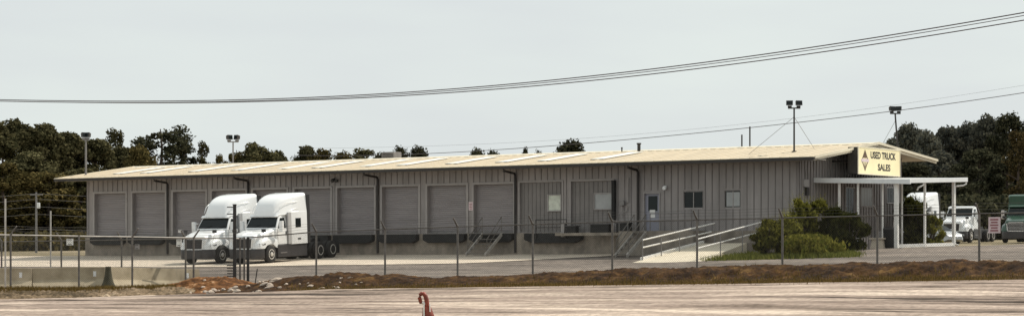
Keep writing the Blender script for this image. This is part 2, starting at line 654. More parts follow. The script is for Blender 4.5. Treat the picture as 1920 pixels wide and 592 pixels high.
def left_bank(px, d):
    Y = interp(LB_Y, px)
    y = Y + d
    x = (px - 960) / F * Y
    a, b = ab(x, y)
    base = th(a, b) + .03
    crest = -(interp(LB_C, px) - HZ) / F * Y
    if d < -.2:
        p = max(0, (d + 3.6) / 3.4) ** .85
    elif d < .3:
        p = 1.0
    else:
        p = max(0, 1 - (d - .3) / 1.3)
    u_, v_ = x, y * 1.3
    n = noise.noise((u_ * 1.0, v_, 0)) * .07 + (.5 - abs(noise.noise((u_ * 2.6, v_ * 2.2, 5)))) * .15 - .05 + (.4 - abs(noise.noise((u_ * 5.5, v_ * 5, 9)))) * .12 - .03 + noise.noise((u_ * 11, v_ * 10, 14)) * .04
    env = min(1, max(0, d + 3.6) / .5) * min(1, max(0, 1.6 - d) / .4) * (1 - .55 * max(0, min(1, (d + 1) / 1)))
    return x, y, CZ + base + (crest - base) * p + n * env


pxs, dds = rng(-140, 380, 1.6), rng(-3.6, 1.6, .075)
vs = [left_bank(p, d) for d in dds for p in pxs]
n_ = len(pxs)
fs = [(j * n_ + i, j * n_ + i + 1, (j + 1) * n_ + i + 1, (j + 1) * n_ + i) for j in range(len(dds) - 1) for i in range(n_ - 1)]
tag(link(bpy.data.objects.new("rubbly_dirt_bank", raw_mesh("rubbly_dirt_bank", vs, fs, M['tandirt'], True))), kind="structure")

# ------------------------------------------------------------------ warehouse
L = 53.5
WH = empty("warehouse", (*xy(0, 0), CZ + H0), ROT, "long low grey ribbed metal warehouse with roll-up dock doors and a cream roof", "warehouse")
ZD, ZT = 1.30, 4.12            # dock level, door head
ZE, ZR = 5.14, 6.13            # eave, ridge
OV, OE = 1.32, 1.6
BR, BE = 6.18, 13.8            # ridge line, rear eave
ZE2 = 5.50
WD = 12.4


def roof_z(b):
    if b <= BR:
        return ZE + (ZR - ZE) * (b + OV) / (BR + OV)
    return ZR + (ZE2 - ZR) * (b - BR) / (BE - BR)


def fa(px):
    return onb(px, 0, 0)[0]


def fz(px, py, b=0.0):
    return onb(px, py, b)[1] - H0


DOORS = [(178, 236), (249, 310), (325, 386), (398, 461), (475, 538), (553, 620), (633, 702), (717, 785), (802, 875), (889, 963)]
doors = [(fa(p), fa(q)) for p, q in DOORS]
infills = [(fa(975), fa(1054)), (fa(1071), fa(1150))]
DEPTH = .28
openings = [(a0, a1, ZD, ZT) for a0, a1 in doors] + [(a0, a1, ZD, ZT + .05) for a0, a1 in infills]
ew = (fa(1283), fa(1317), fz(1300, 389), fz(1300, 360))
ew2 = (fa(1360), fa(1388), fz(1374, 388), fz(1374, 358))
pd = (fa(1207), fa(1238), 1.28, fz(1222, 361))
openings += [ew, ew2, pd]


def wall_holes(x0, x1, z0, z1, holes, depth, y=0.0, ztop=None):
    """front skin in the plane y, with reveals of the given depth"""
    mb = MB()
    xs = sorted({x0, x1} | {v for h in holes for v in h[:2]})
    zs = sorted({z0, z1} | {v for h in holes for v in h[2:]})
    for i in range(len(xs) - 1):
        for j in range(len(zs) - 1):
            cx, cz = (xs[i] + xs[i + 1]) / 2, (zs[j] + zs[j + 1]) / 2
            if any(h[0] < cx < h[1] and h[2] < cz < h[3] for h in holes):
                continue
            mb.add([(xs[i], y, zs[j]), (xs[i + 1], y, zs[j]), (xs[i + 1], y, zs[j + 1]), (xs[i], y, zs[j + 1])], [(0, 1, 2, 3)])
    for h in holes:
        c = [(h[0], h[2]), (h[1], h[2]), (h[1], h[3]), (h[0], h[3])]
        for k in range(4):
            p, q = c[k], c[(k + 1) % 4]
            mb.add([(p[0], y, p[1]), (q[0], y, q[1]), (q[0], y + depth, q[1]), (p[0], y + depth, p[1])], [(0, 1, 2, 3)])
    return mb


wt = roof_z(0) - .06
wall_holes(-L, 0, 1.26, wt, openings, DEPTH + .1).build("wall", M['siding'], WH)
# gable ends
for a, nm in ((0, 1), (-L, -1)):
    mb = MB()
    mb.prism([(0.0, 1.26 if nm < 0 else -.6), (WD, -.6), (WD, roof_z(WD) - .06), (BR, ZR - .06), (0, wt)], 'x', a - .08 * nm, a)
    for b in rng(.2, WD - .2, .33):
        mb.box(min(a, a + .06 * nm), max(a, a + .06 * nm), b - .04, b + .04, .0, roof_z(b) - .08)
    mb.build("gable_wall", M['siding'], WH)
mb = MB()
mb.box(-L + .1, -.1, WD - .1, WD, -.6, roof_z(WD) - .08)
mb.build("rear_wall", M['siding'], WH)
# ribs of the siding on the front
mb = MB()
for a in rng(-L + .2, -.2, .44):
    segs = [(1.28, wt - .01)]
    for h in openings:
        if h[0] - .16 < a < h[1] + .16:
            ns = []
            for s0, s1 in segs:
                lo, hi = h[2] - .1, h[3] + .14
                if s0 < lo:
                    ns.append((s0, min(s1, lo)))
                if s1 > hi:
                    ns.append((max(s0, hi), s1))
            segs = ns
    for s0, s1 in segs:
        if s1 - s0 > .05:
            mb.hexa([(a - .035, -.002, s0), (a + .035, -.002, s0), (a + .035, .02, s0), (a - .035, .02, s0)],
                    [(a - .035, -.002, s1), (a + .035, -.002, s1), (a + .035, .02, s1), (a - .035, .02, s1)])
            mb.box(a - .016, a + .016, -.036, -.003, s0, s1)
mb.build("siding_ribs", M['rib'], WH)["kind"] = "stuff"
# foundation
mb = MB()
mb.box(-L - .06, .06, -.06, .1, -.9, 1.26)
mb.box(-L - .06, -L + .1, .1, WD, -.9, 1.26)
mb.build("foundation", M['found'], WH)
# roof: two slopes with raised seams
rf = MB()
T = .07
rf.prism([(-OV, ZE), (BR, ZR), (BE, ZE2), (BE, ZE2 - T), (BR, ZR - T - .01), (-OV, ZE - T)], 'x', -L - OE, OE)
for a in rng(-L - OE + .3, OE - .3, .61):
    rf.hexa([(a - .02, -OV, ZE + .002), (a + .02, -OV, ZE + .002), (a + .02, BR, ZR + .002), (a - .02, BR, ZR + .002)],
            [(a - .012, -OV, ZE + .035), (a + .012, -OV, ZE + .035), (a + .012, BR, ZR + .035), (a - .012, BR, ZR + .035)])
roof = rf.build("roof", M['roof'], WH)
mb = MB()
mb.prism([(BR - .25, roof_z(BR - .25) + .03), (BR, ZR + .075), (BR + .25, roof_z(BR + .25) + .03), (BR + .25, roof_z(BR + .25) + .01), (BR, ZR + .04), (BR - .25, roof_z(BR - .25) + .01)], 'x', -L - OE, OE)
mb.build("ridge_cap", M['rake'], roof)
mb = MB()
mb.box(-L - OE + .02, OE - .02, -OV + .05, -.01, ZE - .16, ZE - .12)
mb.build("soffit", M['soffit'], WH)
for a0, a1 in ((OE - .004, OE + .045), (-L - OE - .045, -L - OE + .004)):
    mb = MB()
    mb.prism([(-OV - .02, ZE + .03), (BR, ZR + .09), (BE + .02, ZE2 + .03), (BE + .02, ZE2 - .10), (BR, ZR - .05), (-OV - .02, ZE - .10)], 'x', a0, a1)
    mb.build("rake_trim", M['rake'], WH)
    mb = MB()
    s = 1 if a0 > 0 else -1
    q0, q1 = sorted((a0 - s * .12, a0 - s * .06))
    mb.prism([(-OV, ZE - .08), (BR, ZR - .04), (BE, ZE2 - .08), (BE, ZE2 - .22), (BR, ZR - .18), (-OV, ZE - .22)], 'x', q0, q1)
    mb.build("rake_fascia", M['rake'], WH)
mb = MB()
mb.box(-L - OE + .02, OE - .02, -OV - .13, -OV - .003, ZE - .20, ZE - .035)
mb.build("gutter", M['gutter'], WH)
mb = MB()
mb.box(-L - OE + .02, OE - .02, -OV - .15, -OV - .004, ZE - .034, ZE - .004)
mb.build("eave_edge", M['rake'], WH)
# translucent roof panels: lower end pixel on the roof slope
def roof_hit(px, py):
    lo, hi = -OV, BR
    for _ in range(50):
        m = (lo + hi) / 2
        a, h = onb(px, py, m)
        if h - H0 > roof_z(m):
            lo, hi = lo, m
        else:
            lo, hi = m, hi
    # the slope is seen from below eave to ridge: scan for the crossing
    best = None
    for k in range(400):
        b = -OV + (BR + OV) * k / 399
        a, h = onb(px, py, b)
        d = abs(h - H0 - roof_z(b))
        if best is None or d < best[0]:
            best = (d, a, b)
    return best[1], best[2]


for px in (250, 300, 390, 470, 555, 619, 708, 775, 867, 960, 1036, 1137):
    y_lo = 333 - (px - 105) * (42 / 1412.) - 8
    a, b = roof_hit(px + 12, y_lo)
    mb = MB()
    b0, b1 = .7, 5.0
    mb.hexa([(a - .45, b0, roof_z(b0) + .036), (a + .45, b0, roof_z(b0) + .036), (a + .45, b1, roof_z(b1) + .036), (a - .45, b1, roof_z(b1) + .036)],
            [(a - .45, b0, roof_z(b0) + .06), (a + .45, b0, roof_z(b0) + .06), (a + .45, b1, roof_z(b1) + .06), (a - .45, b1, roof_z(b1) + .06)])
    mb.build("skylight", M['skylight'], roof)
# roll-up doors with their frames and dock bumpers
for i, (a0, a1) in enumerate(doors):
    mb = MB()
    prof = []
    n = 24
    for k in range(n):
        z0 = ZD + (ZT - ZD) * k / n
        z1 = ZD + (ZT - ZD) * (k + 1) / n
        prof += [(DEPTH, z0), (DEPTH - .022, z0 + .02), (DEPTH - .022, z1 - .035), (DEPTH, z1 - .012)]
    vs = []
    for y, z in prof:
        vs += [(a0, y, z), (a1, y, z)]
    vs += [(a0, DEPTH, ZT), (a1, DEPTH, ZT)]
    fs = [(2 * k, 2 * k + 1, 2 * k + 3, 2 * k + 2) for k in range(len(vs) // 2 - 1)]
    mb.add(vs, fs)
    d = mb.build("roll_up_door", M['door'], WH)
    mb = MB()
    mb.box(a0 + .05, a1 - .05, DEPTH - .06, DEPTH - .025, ZD + .01, ZD + .1)
    mb.build("bottom_bar", M['steel'], d)
    mb = MB()
    mb.box(a0 - .14, a0 - .002, -.055, -.004, ZD - .03, ZT + .13)
    mb.box(a1 + .002, a1 + .14, -.055, -.004, ZD - .03, ZT + .13)
    mb.box(a0 - .002, a1 + .002, -.053, -.004, ZT + .002, ZT + .13)
    mb.build("door_frame", M['trim'], WH)
    mb = MB()
    c0, c1 = a0 - .10, a1 + .10
    mb.prism([(c0, 1.24), (c1, 1.24), (c1, .88), (c1 - .35, .72), (c0 + .35, .72), (c0, .88)], 'y', -.40, -.065)
    mb.build("dock_bumper", M['black'], WH, bevel=.04)
for (a0, a1), y in zip([(fa(985), fa(1102)), ], (0,)):
    mb = MB()
    mb.prism([(a0 + .2, 1.22), (a1 - .2, 1.22), (a1 - .2, .85), (a1 - .7, .66), (a0 + .8, .66), (a0 + .2, .85)], 'y', -.45, -.065)
    mb.build("dock_bumper", M['black'], WH, bevel=.04)
for a0, a1 in infills:
    mb = MB()
    mb.box(a0, a1, .12, .18, ZD, ZT + .05)
    for a in rng(a0 + .2, a1 - .2, .3):
        mb.box(a - .02, a + .02, .09, .1195, ZD + .02, ZT + .02)
    mb.build("infill_panel", M['infill'], WH)
    mb = MB()
    mb.box(a0 - .09, a0 - .002, -.05, -.004, ZD, ZT + .14)
    mb.box(a1 + .002, a1 + .09, -.05, -.004, ZD, ZT + .14)
    mb.box(a0 - .02, a1 + .02, -.048, -.004, ZT + .06, ZT + .14)
    mb.build("door_frame", M['trim'], WH)


def window(a0, a1, z0, z1, y, pane, mull=True, label=None, half=None):
    fr = MB()
    t = .06
    fr.box(a0 - t, a0, y - .05, y + .03, z0 - t, z1 + t)
    fr.box(a1, a1 + t, y - .05, y + .03, z0 - t, z1 + t)
    fr.box(a0, a1, y - .05, y + .03, z1, z1 + t)
    fr.box(a0, a1, y - .06, y + .03, z0 - t, z0)
    if mull:
        m_ = (a0 + a1) / 2
        fr.box(m_ - .025, m_ + .025, y - .03, y + .03, z0, z1)
    f = fr.build("window", M['trim'], WH)
    if label:
        f["label"] = label
    pn = MB()
    pn.box(a0, a1, y + .0, y + .02, z0, z1)
    pn.build("pane", pane, f)
    if half:
        q = MB()
        q.box(a0 + .05, a1 - .05, y - .012, y - .002, z0 + .05, z1 - .05)
        q.build("blind", half, f)
    return f


window(fa(1027), fa(1050), fz(1038, 394), fz(1038, 366), .08, M['poster'], False, "pale covered window panel")
window(fa(1114), fa(1149), fz(1131, 391), fz(1131, 363), .08, M['blind'], False, "grey window with papers behind the glass")
window(*ew, .05, M['glass'], True, "dark sliding office window")
window(*ew2, .05, M['glass'], True, "office window with pale blinds", M['blind'])
# personnel door
dr = MB()
dr.box(pd[0] + .05, pd[1] - .05, .10, .15, pd[2], pd[3] - .05)
dr = dr.build("entry_door", M['bluedoor'], WH)
mb = MB()
mb.box(pd[0] + .002, pd[0] + .05, -.05, .14, pd[2], pd[3] - .002)
mb.box(pd[1] - .05, pd[1] - .002, -.05, .14, pd[2], pd[3] - .002)
mb.box(pd[0] + .05, pd[1] - .05, -.048, .14, pd[3] - .05, pd[3] - .002)
mb.build("frame", M['trim'], dr)
mb = MB()
mb.box(fa(1214), fa(1231), .085, .098, fz(1222, 395), fz(1222, 367))
mb.build("pane", M['glass'], dr)
for z0, z1 in ((fz(1222, 408), fz(1222, 401)), (fz(1222, 400), fz(1222, 393))):
    mb = MB()
    mb.box(fa(1217), fa(1227), .070, .084, z0, z1)
    mb.build("notice", M['paper'], dr)
mb = MB()
mb.tube([(pd[1] - .16, .10, pd[2] + 1.0), (pd[1] - .16, .03, pd[2] + 1.0), (pd[1] - .30, .03, pd[2] + 1.0)], .014, 6)
mb.build("handle", M['chrome'], dr)
# downspouts
for p_el, y_el, p in ((290, 338, 316), (440, 333, 467), (683, 327, 710), (945, 320, 968), (1178, 315, 1198)):
    a = fa(p)
    ax, zz = onb(p_el, y_el, -OV)
    mb = MB()
    w = .075
    pts = [(ax, -OV - .06, ZE - .20), (ax + .02, -OV - .06, ZE - .32), (a - .05, -.14, 4.72), (a, -.11, 4.60), (a, -.11, .12)]
    mb.tube(pts, [.065, .068, .07, .072, .072], 6)
    mb.build("downspout", M['gutter'], WH, smooth=40)
# dark folded shutter, conduit and meter, wall lamps, notice
mb = MB()
mb.box(fa(1150), fa(1156), -.22, -.05, fz(1152, 411), fz(1152, 338))
mb.build("folded_shutter", M['black'], WH, bevel=.02)
mb = MB()
a = fa(1179)
mb.tube([(a, -.09, fz(1179, 333)), (a, -.09, fz(1179, 379)), (fa(1170), -.09, fz(1170, 383))], .035, 6)
mb.tube([(fa(1168), -.09, fz(1168, 376)), (fa(1168), -.09, fz(1168, 408))], .03, 6)
mb.tube([(fa(1179), -.09, fz(1179, 386)), (fa(1176), -.09, fz(1176, 396)), (fa(1168), -.09, fz(1168, 398))], .03, 6)
mb.build("conduit", M['trim'], WH)
mb = MB()
mb.box(fa(1165), fa(1173), -.20, -.05, fz(1168, 385), fz(1168, 376))
mb.build("meter_box", M['steel'], WH, bevel=.01)
for px, py, lit in ((627, 338, 0), (1249, 352, 1)):
    a, z = fa(px), fz(px, py)
    mb = MB()
    mb.box(a - .07, a + .07, -.12, -.05, z - .05, z + .12)
    mb.lathe([(.02, -.12), (.11, -.14), (.12, -.22), (.09, -.26), (.02, -.27)], 'y', 12, (a, 0, z - .02))
    w = mb.build("wall_lamp", M['white'] if lit else M['darksteel'], WH)
    w["label"] = "white bulkhead wall lamp" if lit else "dark twin wall lamp"
    if not lit:
        mb = MB()
        mb.lathe([(.02, -.10), (.10, -.12), (.11, -.24), (.02, -.25)], 'y', 12, (a + .3, 0, z - .03))
        mb.build("lamp_head", M['darksteel'], w)
nb = MB()
nb.box(fa(880), fa(888), -.075, -.058, fz(884, 394), fz(884, 378))
nb = nb.build("notice", M['pinkpaper'], WH)
mb = MB()
for k in range(4):
    z = fz(884, 382 + 3 * k)
    mb.box(fa(881.5), fa(886.5), -.079, -.076, z - .02, z + .02)
mb.build("lettering", M['redink'], nb)["kind"] = "stuff"
# roof top equipment (parts fixed to the roof)
def roof_pt(px, py):
    a, b = roof_hit(px, py)
    return a, b, roof_z(b)


a, b = onb(733, 0, BR + 1.2)[0], BR + 1.2
mb = MB()
mb.box(a - .45, a + .55, b - .4, b + .4, roof_z(b) - .1, roof_z(b) + .62)
ru = mb.build("rooftop_unit", M['steel'], WH, bevel=.03)
mb = MB()
for k in range(5):
    mb.box(a - .38, a + .48, b - .42, b - .402, roof_z(b) + .12 + k * .09, roof_z(b) + .16 + k * .09)
mb.build("louvre", M['darksteel'], ru)
for px, hh, r, bb in ((1198, .42, .10, BR - .2), (1166, .2, .04, BR - .2), (1391, .85, .045, BR + .6), (1406, 1.3, .045, BR + .6)):
    a = onb(px, 0, bb)[0]
    mb = MB()
    mb.tube([(a, bb, roof_z(bb) - .1), (a, bb, roof_z(bb) + hh)], r, 8)
    if hh < .5:
        mb.tube([(a, bb, roof_z(bb) + hh), (a, bb, roof_z(bb) + hh + .08)], r * 1.4, 8)
    mb.build("vent_pipe", M['darksteel'], WH)
# porch side (gable end): doors, windows, boxes
def gb(px, a=0.0):
    return ona(px, 0, a)[0]


def gz(px, py, a=0.0):
    return ona(px, py, a)[1] - H0


def gwin(p0, p1, y0, y1, pane, name="window", fr=M['trim'], kick=None):
    b0, b1 = gb(p0), gb(p1)
    z0, z1 = gz(p0, y1), gz(p0, y0)
    mb = MB()
    t = .07
    mb.box(.036, .085, b0 - t, b0, z0 - t, z1 + t)
    mb.box(.036, .085, b1, b1 + t, z0 - t, z1 + t)
    mb.box(.036, .085, b0, b1, z1, z1 + t)
    mb.box(.036, .095, b0, b1, z0 - t, z0)
    f = mb.build(name, fr, WH)
    mb = MB()
    mb.box(.037, .06, b0, b1, z0, z1)
    mb.build("pane", pane, f)
    return f


gwin(1584, 1600, 352, 428, M['glass'], "glass_door")
gwin(1612, 1633, 353, 385, M['blind'])
gwin(1661, 1675, 352, 379, M['glass'])
for p0, p1, y0, y1, mm in ((1504, 1512, 336, 350, 'trim'), (1508, 1513, 351, 366, 'darksteel')):
    mb = MB()
    mb.box(.036, .16, gb(p0), gb(p1), gz(p0, y1), gz(p0, y0))
    mb.build("meter_box", M[mm], WH, bevel=.01)
mb = MB()
mb.tube([(.08, gb(1509), gz(1509, 336)), (.08, gb(1509), gz(1509, 320))], .03, 6)
mb.build("conduit", M['trim'], WH)

# ------------------------------------------------------------------ sign
SA = 1.9
sb0, sh = ona(1609, 325, SA)
sb1, _ = ona(1687, 325, SA)
SW = sb1 - sb0
s_top = ona(1609, 275, SA)[1]
SH = s_top - sh
SG = empty("box_sign", (*xy(SA, sb0), CZ + sh), math.radians(55), "yellow box sign with a diamond emblem reading USED TRUCK SALES on the gable", "sign")
MB().box(0, SW, .012, .62, 0, SH).build("sign_case", M['signbox'], SG, bevel=.01)
face = MB().box(.01, SW - .01, -.012, .010, .01, SH - .01).build("sign_face", M['signface'], SG)
mb = MB()
mb.box(-.02, SW + .02, -.03, .02, -.03, .03)
mb.box(-.02, SW + .02, -.03, .02, SH - .03, SH + .03)
mb.box(-.02, .03, -.0295, .0195, .03, SH - .03)
mb.box(SW - .03, SW + .02, -.0295, .0195, .03, SH - .03)
mb.build("sign_frame", M['rake'], SG)
for x in (.6, SW - .6):
    MB().tube([(x, .62, SH * .5), (x, 1.9, SH * .5)], .05, 6).build("bracket", M['darksteel'], SG)


def text_obj(name, body, x, z, w, h, parent, m, y=-.014, ext=.004, off=.02):
    cu = bpy.data.curves.new(name, 'FONT')
    cu.body = body
    cu.size = 1
    cu.extrude = ext
    cu.offset = off
    to = bpy.data.objects.new(name, cu)
    COL.objects.link(to)
    dg = bpy.context.evaluated_depsgraph_get()
    me = bpy.data.meshes.new_from_object(to.evaluated_get(dg))
    bpy.data.objects.remove(to)
    xs = [v.co.x for v in me.vertices]
    ys = [v.co.y for v in me.vertices]
    x0, x1, y0, y1 = min(xs), max(xs), min(ys), max(ys)
    for v in me.vertices:
        cx, cy, cz_ = v.co
        v.co = (x + (cx - x0) / (x1 - x0) * w, y - cz_, z + (cy - y0) / (y1 - y0) * h)
    me.materials.clear()
    me.materials.append(m)
    o = bpy.data.objects.new(name, me)
    return link(o, parent)


px2 = SW / 78.0
pz2 = SH / 50.0
text_obj("lettering", "USED TRUCK", 22.5 * px2, 30 * pz2, 47.5 * px2, 13.5 * pz2, face, M['ink'], off=.034)
text_obj("lettering", "SALES", 36 * px2, 8 * pz2, 23.5 * px2, 13.0 * pz2, face, M['ink'], off=.034)
# diamond emblem: dark outline, pale inner lines, band across
mb = MB()
cx_, cz_ = 12.2 * px2, 25.5 * pz2
hw_, hh_ = 6.3 * px2, 20.5 * pz2


def diamond(mb, s0, s1, y0, y1):
    o_ = [(0, hh_ * s0), (hw_ * s0, 0), (0, -hh_ * s0), (-hw_ * s0, 0)]
    i_ = [(0, hh_ * s1), (hw_ * s1, 0), (0, -hh_ * s1), (-hw_ * s1, 0)]
    for k in range(4):
        j = (k + 1) % 4
        q = [o_[k], o_[j], i_[j], i_[k]]
        mb.prism([(cx_ + p[0], cz_ + p[1]) for p in q], 'y', y0, y1)


diamond(mb, 1.0, .74, -.018, -.0125)
for s in (-1, 1):
    mb.prism([(cx_ - .05, cz_ + s * hh_ * .62), (cx_ + .05, cz_ + s * hh_ * .62), (cx_ + .05, cz_ + s * hh_ * .2), (cx_ - .05, cz_ + s * hh_ * .2)], 'y', -.017, -.0125)
mb.prism([(cx_ - hw_ * .55, cz_ + hh_ * .24), (cx_ + hw_ * .55, cz_ + hh_ * .24), (cx_ + .03, cz_ + hh_ * .7), (cx_ - .03, cz_ + hh_ * .7)], 'y', -.016, -.0125)
em = mb.build("emblem", M['logo'], face)
mb = MB()
mb.box(cx_ - hw_ * 1.12, cx_ + hw_ * 1.12, -.024, -.019, cz_ - hh_ * .14, cz_ + hh_ * .14)
mb.build("emblem_band", M['pinkpaper'], em)

# ------------------------------------------------------------------ porch canopy
CA, CB0, CB1 = 5.67, 1.52, 9.0
CN = empty("porch_canopy", (*xy(0, 0), CZ), ROT, "flat white porch canopy on slim posts with curved downspouts beside the gable", "canopy")
HC_ = {(0, 0): 4.84, (1, 0): 4.66, (1, 1): 4.94, (0, 1): 5.08}


def canz(a, b):
    s, t = a / CA, (b - CB0) / (CB1 - CB0)
    return (HC_[0, 0] * (1 - s) + HC_[1, 0] * s) * (1 - t) + (HC_[0, 1] * (1 - s) + HC_[1, 1] * s) * t


def cslab(a0, a1, b0, b1, d0, d1):
    q = [(a0, b0), (a1, b0), (a1, b1), (a0, b1)]
    return MB().hexa([(a, b, canz(a, b) + d0) for a, b in q], [(a, b, canz(a, b) + d1) for a, b in q])


cslab(.04, CA - .1, CB0 + .1, CB1 - .1, -.12, -.02).build("canopy_roof", M['white'], CN)
cslab(.04, CA + .1, CB0 - .05, CB0 + .098, -.27, -.0).build("front_gutter", M['white'], CN, bevel=.02)
cslab(CA - .098, CA + .06, CB0 + .1, CB1 - .1, -.22, .02).build("side_gutter", M['white'], CN, bevel=.02)
cslab(.04, CA, CB1 - .098, CB1, -.22, -.0).build("rear_gutter", M['white'], CN, bevel=.02)
for k in range(4):
    a = .9 + k * 1.2
    cslab(a, a + .08, CB0 + .12, CB1 - .12, -.24, -.125).build("joist", M['white'], CN)


def cpost(px, thick, a=None, b=None):
    if b is not None:
        a = onb(px, 0, b)[0]
    else:
        b = ona(px, 0, a)[0]
    z0 = th(a, b) - .1
    z1 = canz(a, b) - .215
    MB().box(a - thick, a + thick, b - thick, b + thick, z0, z1).build("post", M['whiterail'], CN, bevel=.01)
    return a, b


cpost(1574, .055, b=CB0 + .25)
cpost(1609, .045, b=CB0 + .25)
cpost(1655, .04, b=CB0 + .6)
pA = cpost(1681, .10, b=CB0 + .25)
cpost(1691, .045, a=CA - 2.3)
pB = cpost(1734, .055, a=CA - .25)
pC = cpost(1788, .075, a=CA - .25)
for p0, p1 in ((pA, pB), (pB, pC)):
    mb = MB()
    d = .06
    q = []
    for (a, b) in (p0, p1):
        q.append((a, b, th(a, b)))
    (a0, b0, z0), (a1, b1, z1) = q
    mb.hexa([(a0 - d, b0 + .1, z0 + .02), (a0 + d, b0 + .1, z0 + .02), (a1 + d, b1 - .1, z1 + .02), (a1 - d, b1 - .1, z1 + .02)],
            [(a0 - d, b0 + .1, z0 + .2), (a0 + d, b0 + .1, z0 + .2), (a1 + d, b1 - .1, z1 + .2), (a1 - d, b1 - .1, z1 + .2)])
    mb.build("base_rail", M['whiterail'], CN)
for (pa, pb), bb in ((pC, CB1 - .15), ((CA - .25, CB0 + 1.4), CB0 + 1.9)):
    zt = canz(CA, bb)
    mb = MB()
    pts = [(CA - .02, bb, zt - .15), (CA - .02, bb, zt - .32), (CA - .08, bb - .25, zt - .42), (pa + .1, pb + .12, zt - .48), (pa + .02, pb + .14, zt - .62)]
    if pb > 5:
        pts += [(pa + .02, pb + .14, th(pa, pb) + .15), (pa + .2, pb + .2, th(pa, pb) + .06)]
    mb.tube(pts, .05, 8)
    mb.build("downspout", M['whiterail'], CN, smooth=40)

# porch furniture
a, b = 3.6, 2.9
BN = empty("porch_bench", (*xy(a, b), CZ + th(a, b)), math.radians(55), "slatted wooden bench standing under the porch canopy beside the big shrub", "bench")
mb = MB()
for k in range(4):
    mb.box(-.75, .75, -.22 + k * .12, -.13 + k * .12, .43, .47)
mb.build("seat", M['steel'], BN)
mb = MB()
for k in range(3):
    mb.box(-.75, .75, .27, .30, .55 + k * .14, .65 + k * .14)
mb.build("backrest", M['steel'], BN)
for x in (-.65, .65):
    MB().box(x - .03, x + .03, -.22, -.17, 0, .43).build("leg", M['darksteel'], BN)
    MB().box(x - .03, x + .03, .25, .305, 0, .97).build("leg", M['darksteel'], BN)
a, b = onb(1667, 0, 2.3)[0], 2.3
TB = empty("trash_bin", (*xy(a, b), CZ + th(a, b)), ROT, "tall black trash bin against the thick white canopy post", "trash bin")
mb = MB()
mb.lathe([(.25, 0), (.27, .05), (.31, .95), (.31, 1.0)], 'z', 16)
mb.build("bin_body", M['black'], TB, smooth=40)
mb = MB()
mb.lathe([(.33, 1.0), (.33, 1.06), (.2, 1.16), (.02, 1.18)], 'z', 16)
mb.build("lid", M['skirt'], TB, smooth=40)
a, b = onb(1647, 0, 2.0)[0], 2.0
PL = empty("concrete_planter", (*xy(a, b), CZ + th(a, b)), ROT, "grey stepped concrete planter box under the canopy next to the bench", "planter")
mb = MB()
mb.hexa([(-.38, -.25, 0), (.38, -.25, 0), (.38, .25, 0), (-.38, .25, 0)], [(-.3, -.2, .5), (.3, -.2, .5), (.3, .2, .5), (-.3, .2, .5)])
mb.build("planter_body", M['conc'], PL, bevel=.02)
mb = MB()
mb.box(-.42, .42, -.28, .28, .5, .58)
mb.build("rim", M['conc'], PL, bevel=.01)

# ------------------------------------------------------------------ dock stairs and ramp
def stairs(name, pL, pR, b_out, b_in, z_top, label, rails=True, n=5):
    a0, a1 = onb(pL, 0, b_in)[0], onb(pR, 0, b_in)[0]
    zg = th((a0 + a1) / 2, b_out) - H0
    r = empty(name, (*xy(a0, b_out), CZ + H0 + zg), ROT, label, "steps")
    w = a1 - a0
    run = b_in - b_out
    rise = z_top - zg
    for x in (0, w):
        mb = MB()
        mb.hexa([(x - .03, 0, 0), (x + .03, 0, 0), (x + .03, run, rise - .22), (x - .03, run, rise - .22)],
                [(x - .03, -.08, .16), (x + .03, -.08, .16), (x + .03, run, rise), (x - .03, run, rise)])
        mb.build("stringer", M['galvlight'], r)
    for k in range(n):
        t = (k + .6) / n
        mb = MB()
        mb.box(.03, w - .03, run * t - .13, run * t + .13, rise * t - .02, rise * t + .02)
        mb.build("tread", M['galv'], r)
    for x in (0, w):
        mb = MB()
        mb.tube([(x, .15, .12), (x, .15, 1.0), (x, run - .05, rise + .88), (x, run - .05, rise - .05)], .028, 6)
        mb.tube([(x, .15, .55), (x, run - .05, rise + .43)], .022, 6)
        mb.build("handrail", M['galv'], r)
    return r


stairs("metal_stairs", 905, 941, -2.1, -.45, ZD, "steel steps with pipe handrails up to the last roll-up dock door")
st2 = stairs("landing_stairs", 1190, 1212, -3.5, -1.5, ZD, "steel steps with pipe handrails up to the blue-grey entry door landing")
a0, a1 = onb(1160, 0, -1.45)[0], onb(1300, 0, -1.45)[0]
LD = empty("door_landing", (*xy(a0, -1.45), CZ + H0), ROT, "concrete landing with pipe guardrail along the wall below the office windows", "landing")
w = a1 - a0
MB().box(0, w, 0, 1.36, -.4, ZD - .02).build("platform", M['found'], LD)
mb = MB()
for z in (.5, .95):
    mb.tube([(w * .42, .05, ZD + z), (w, .05, ZD + z)], .025, 6)
for x in (w * .42, w * .7, w):
    mb.tube([(x, .05, ZD - .03), (x, .05, ZD + .95)], .025, 6)
mb.build("guardrail", M['steel'], LD)
mb = MB()
for z in (.5, .95):
    mb.tube([(0, .05, ZD + z), (w * .12, .05, ZD + z)], .025, 6)
for x in (0, w * .12):
    mb.tube([(x, .05, ZD - .03), (x, .05, ZD + .95)], .025, 6)
mb.build("guardrail", M['steel'], LD)
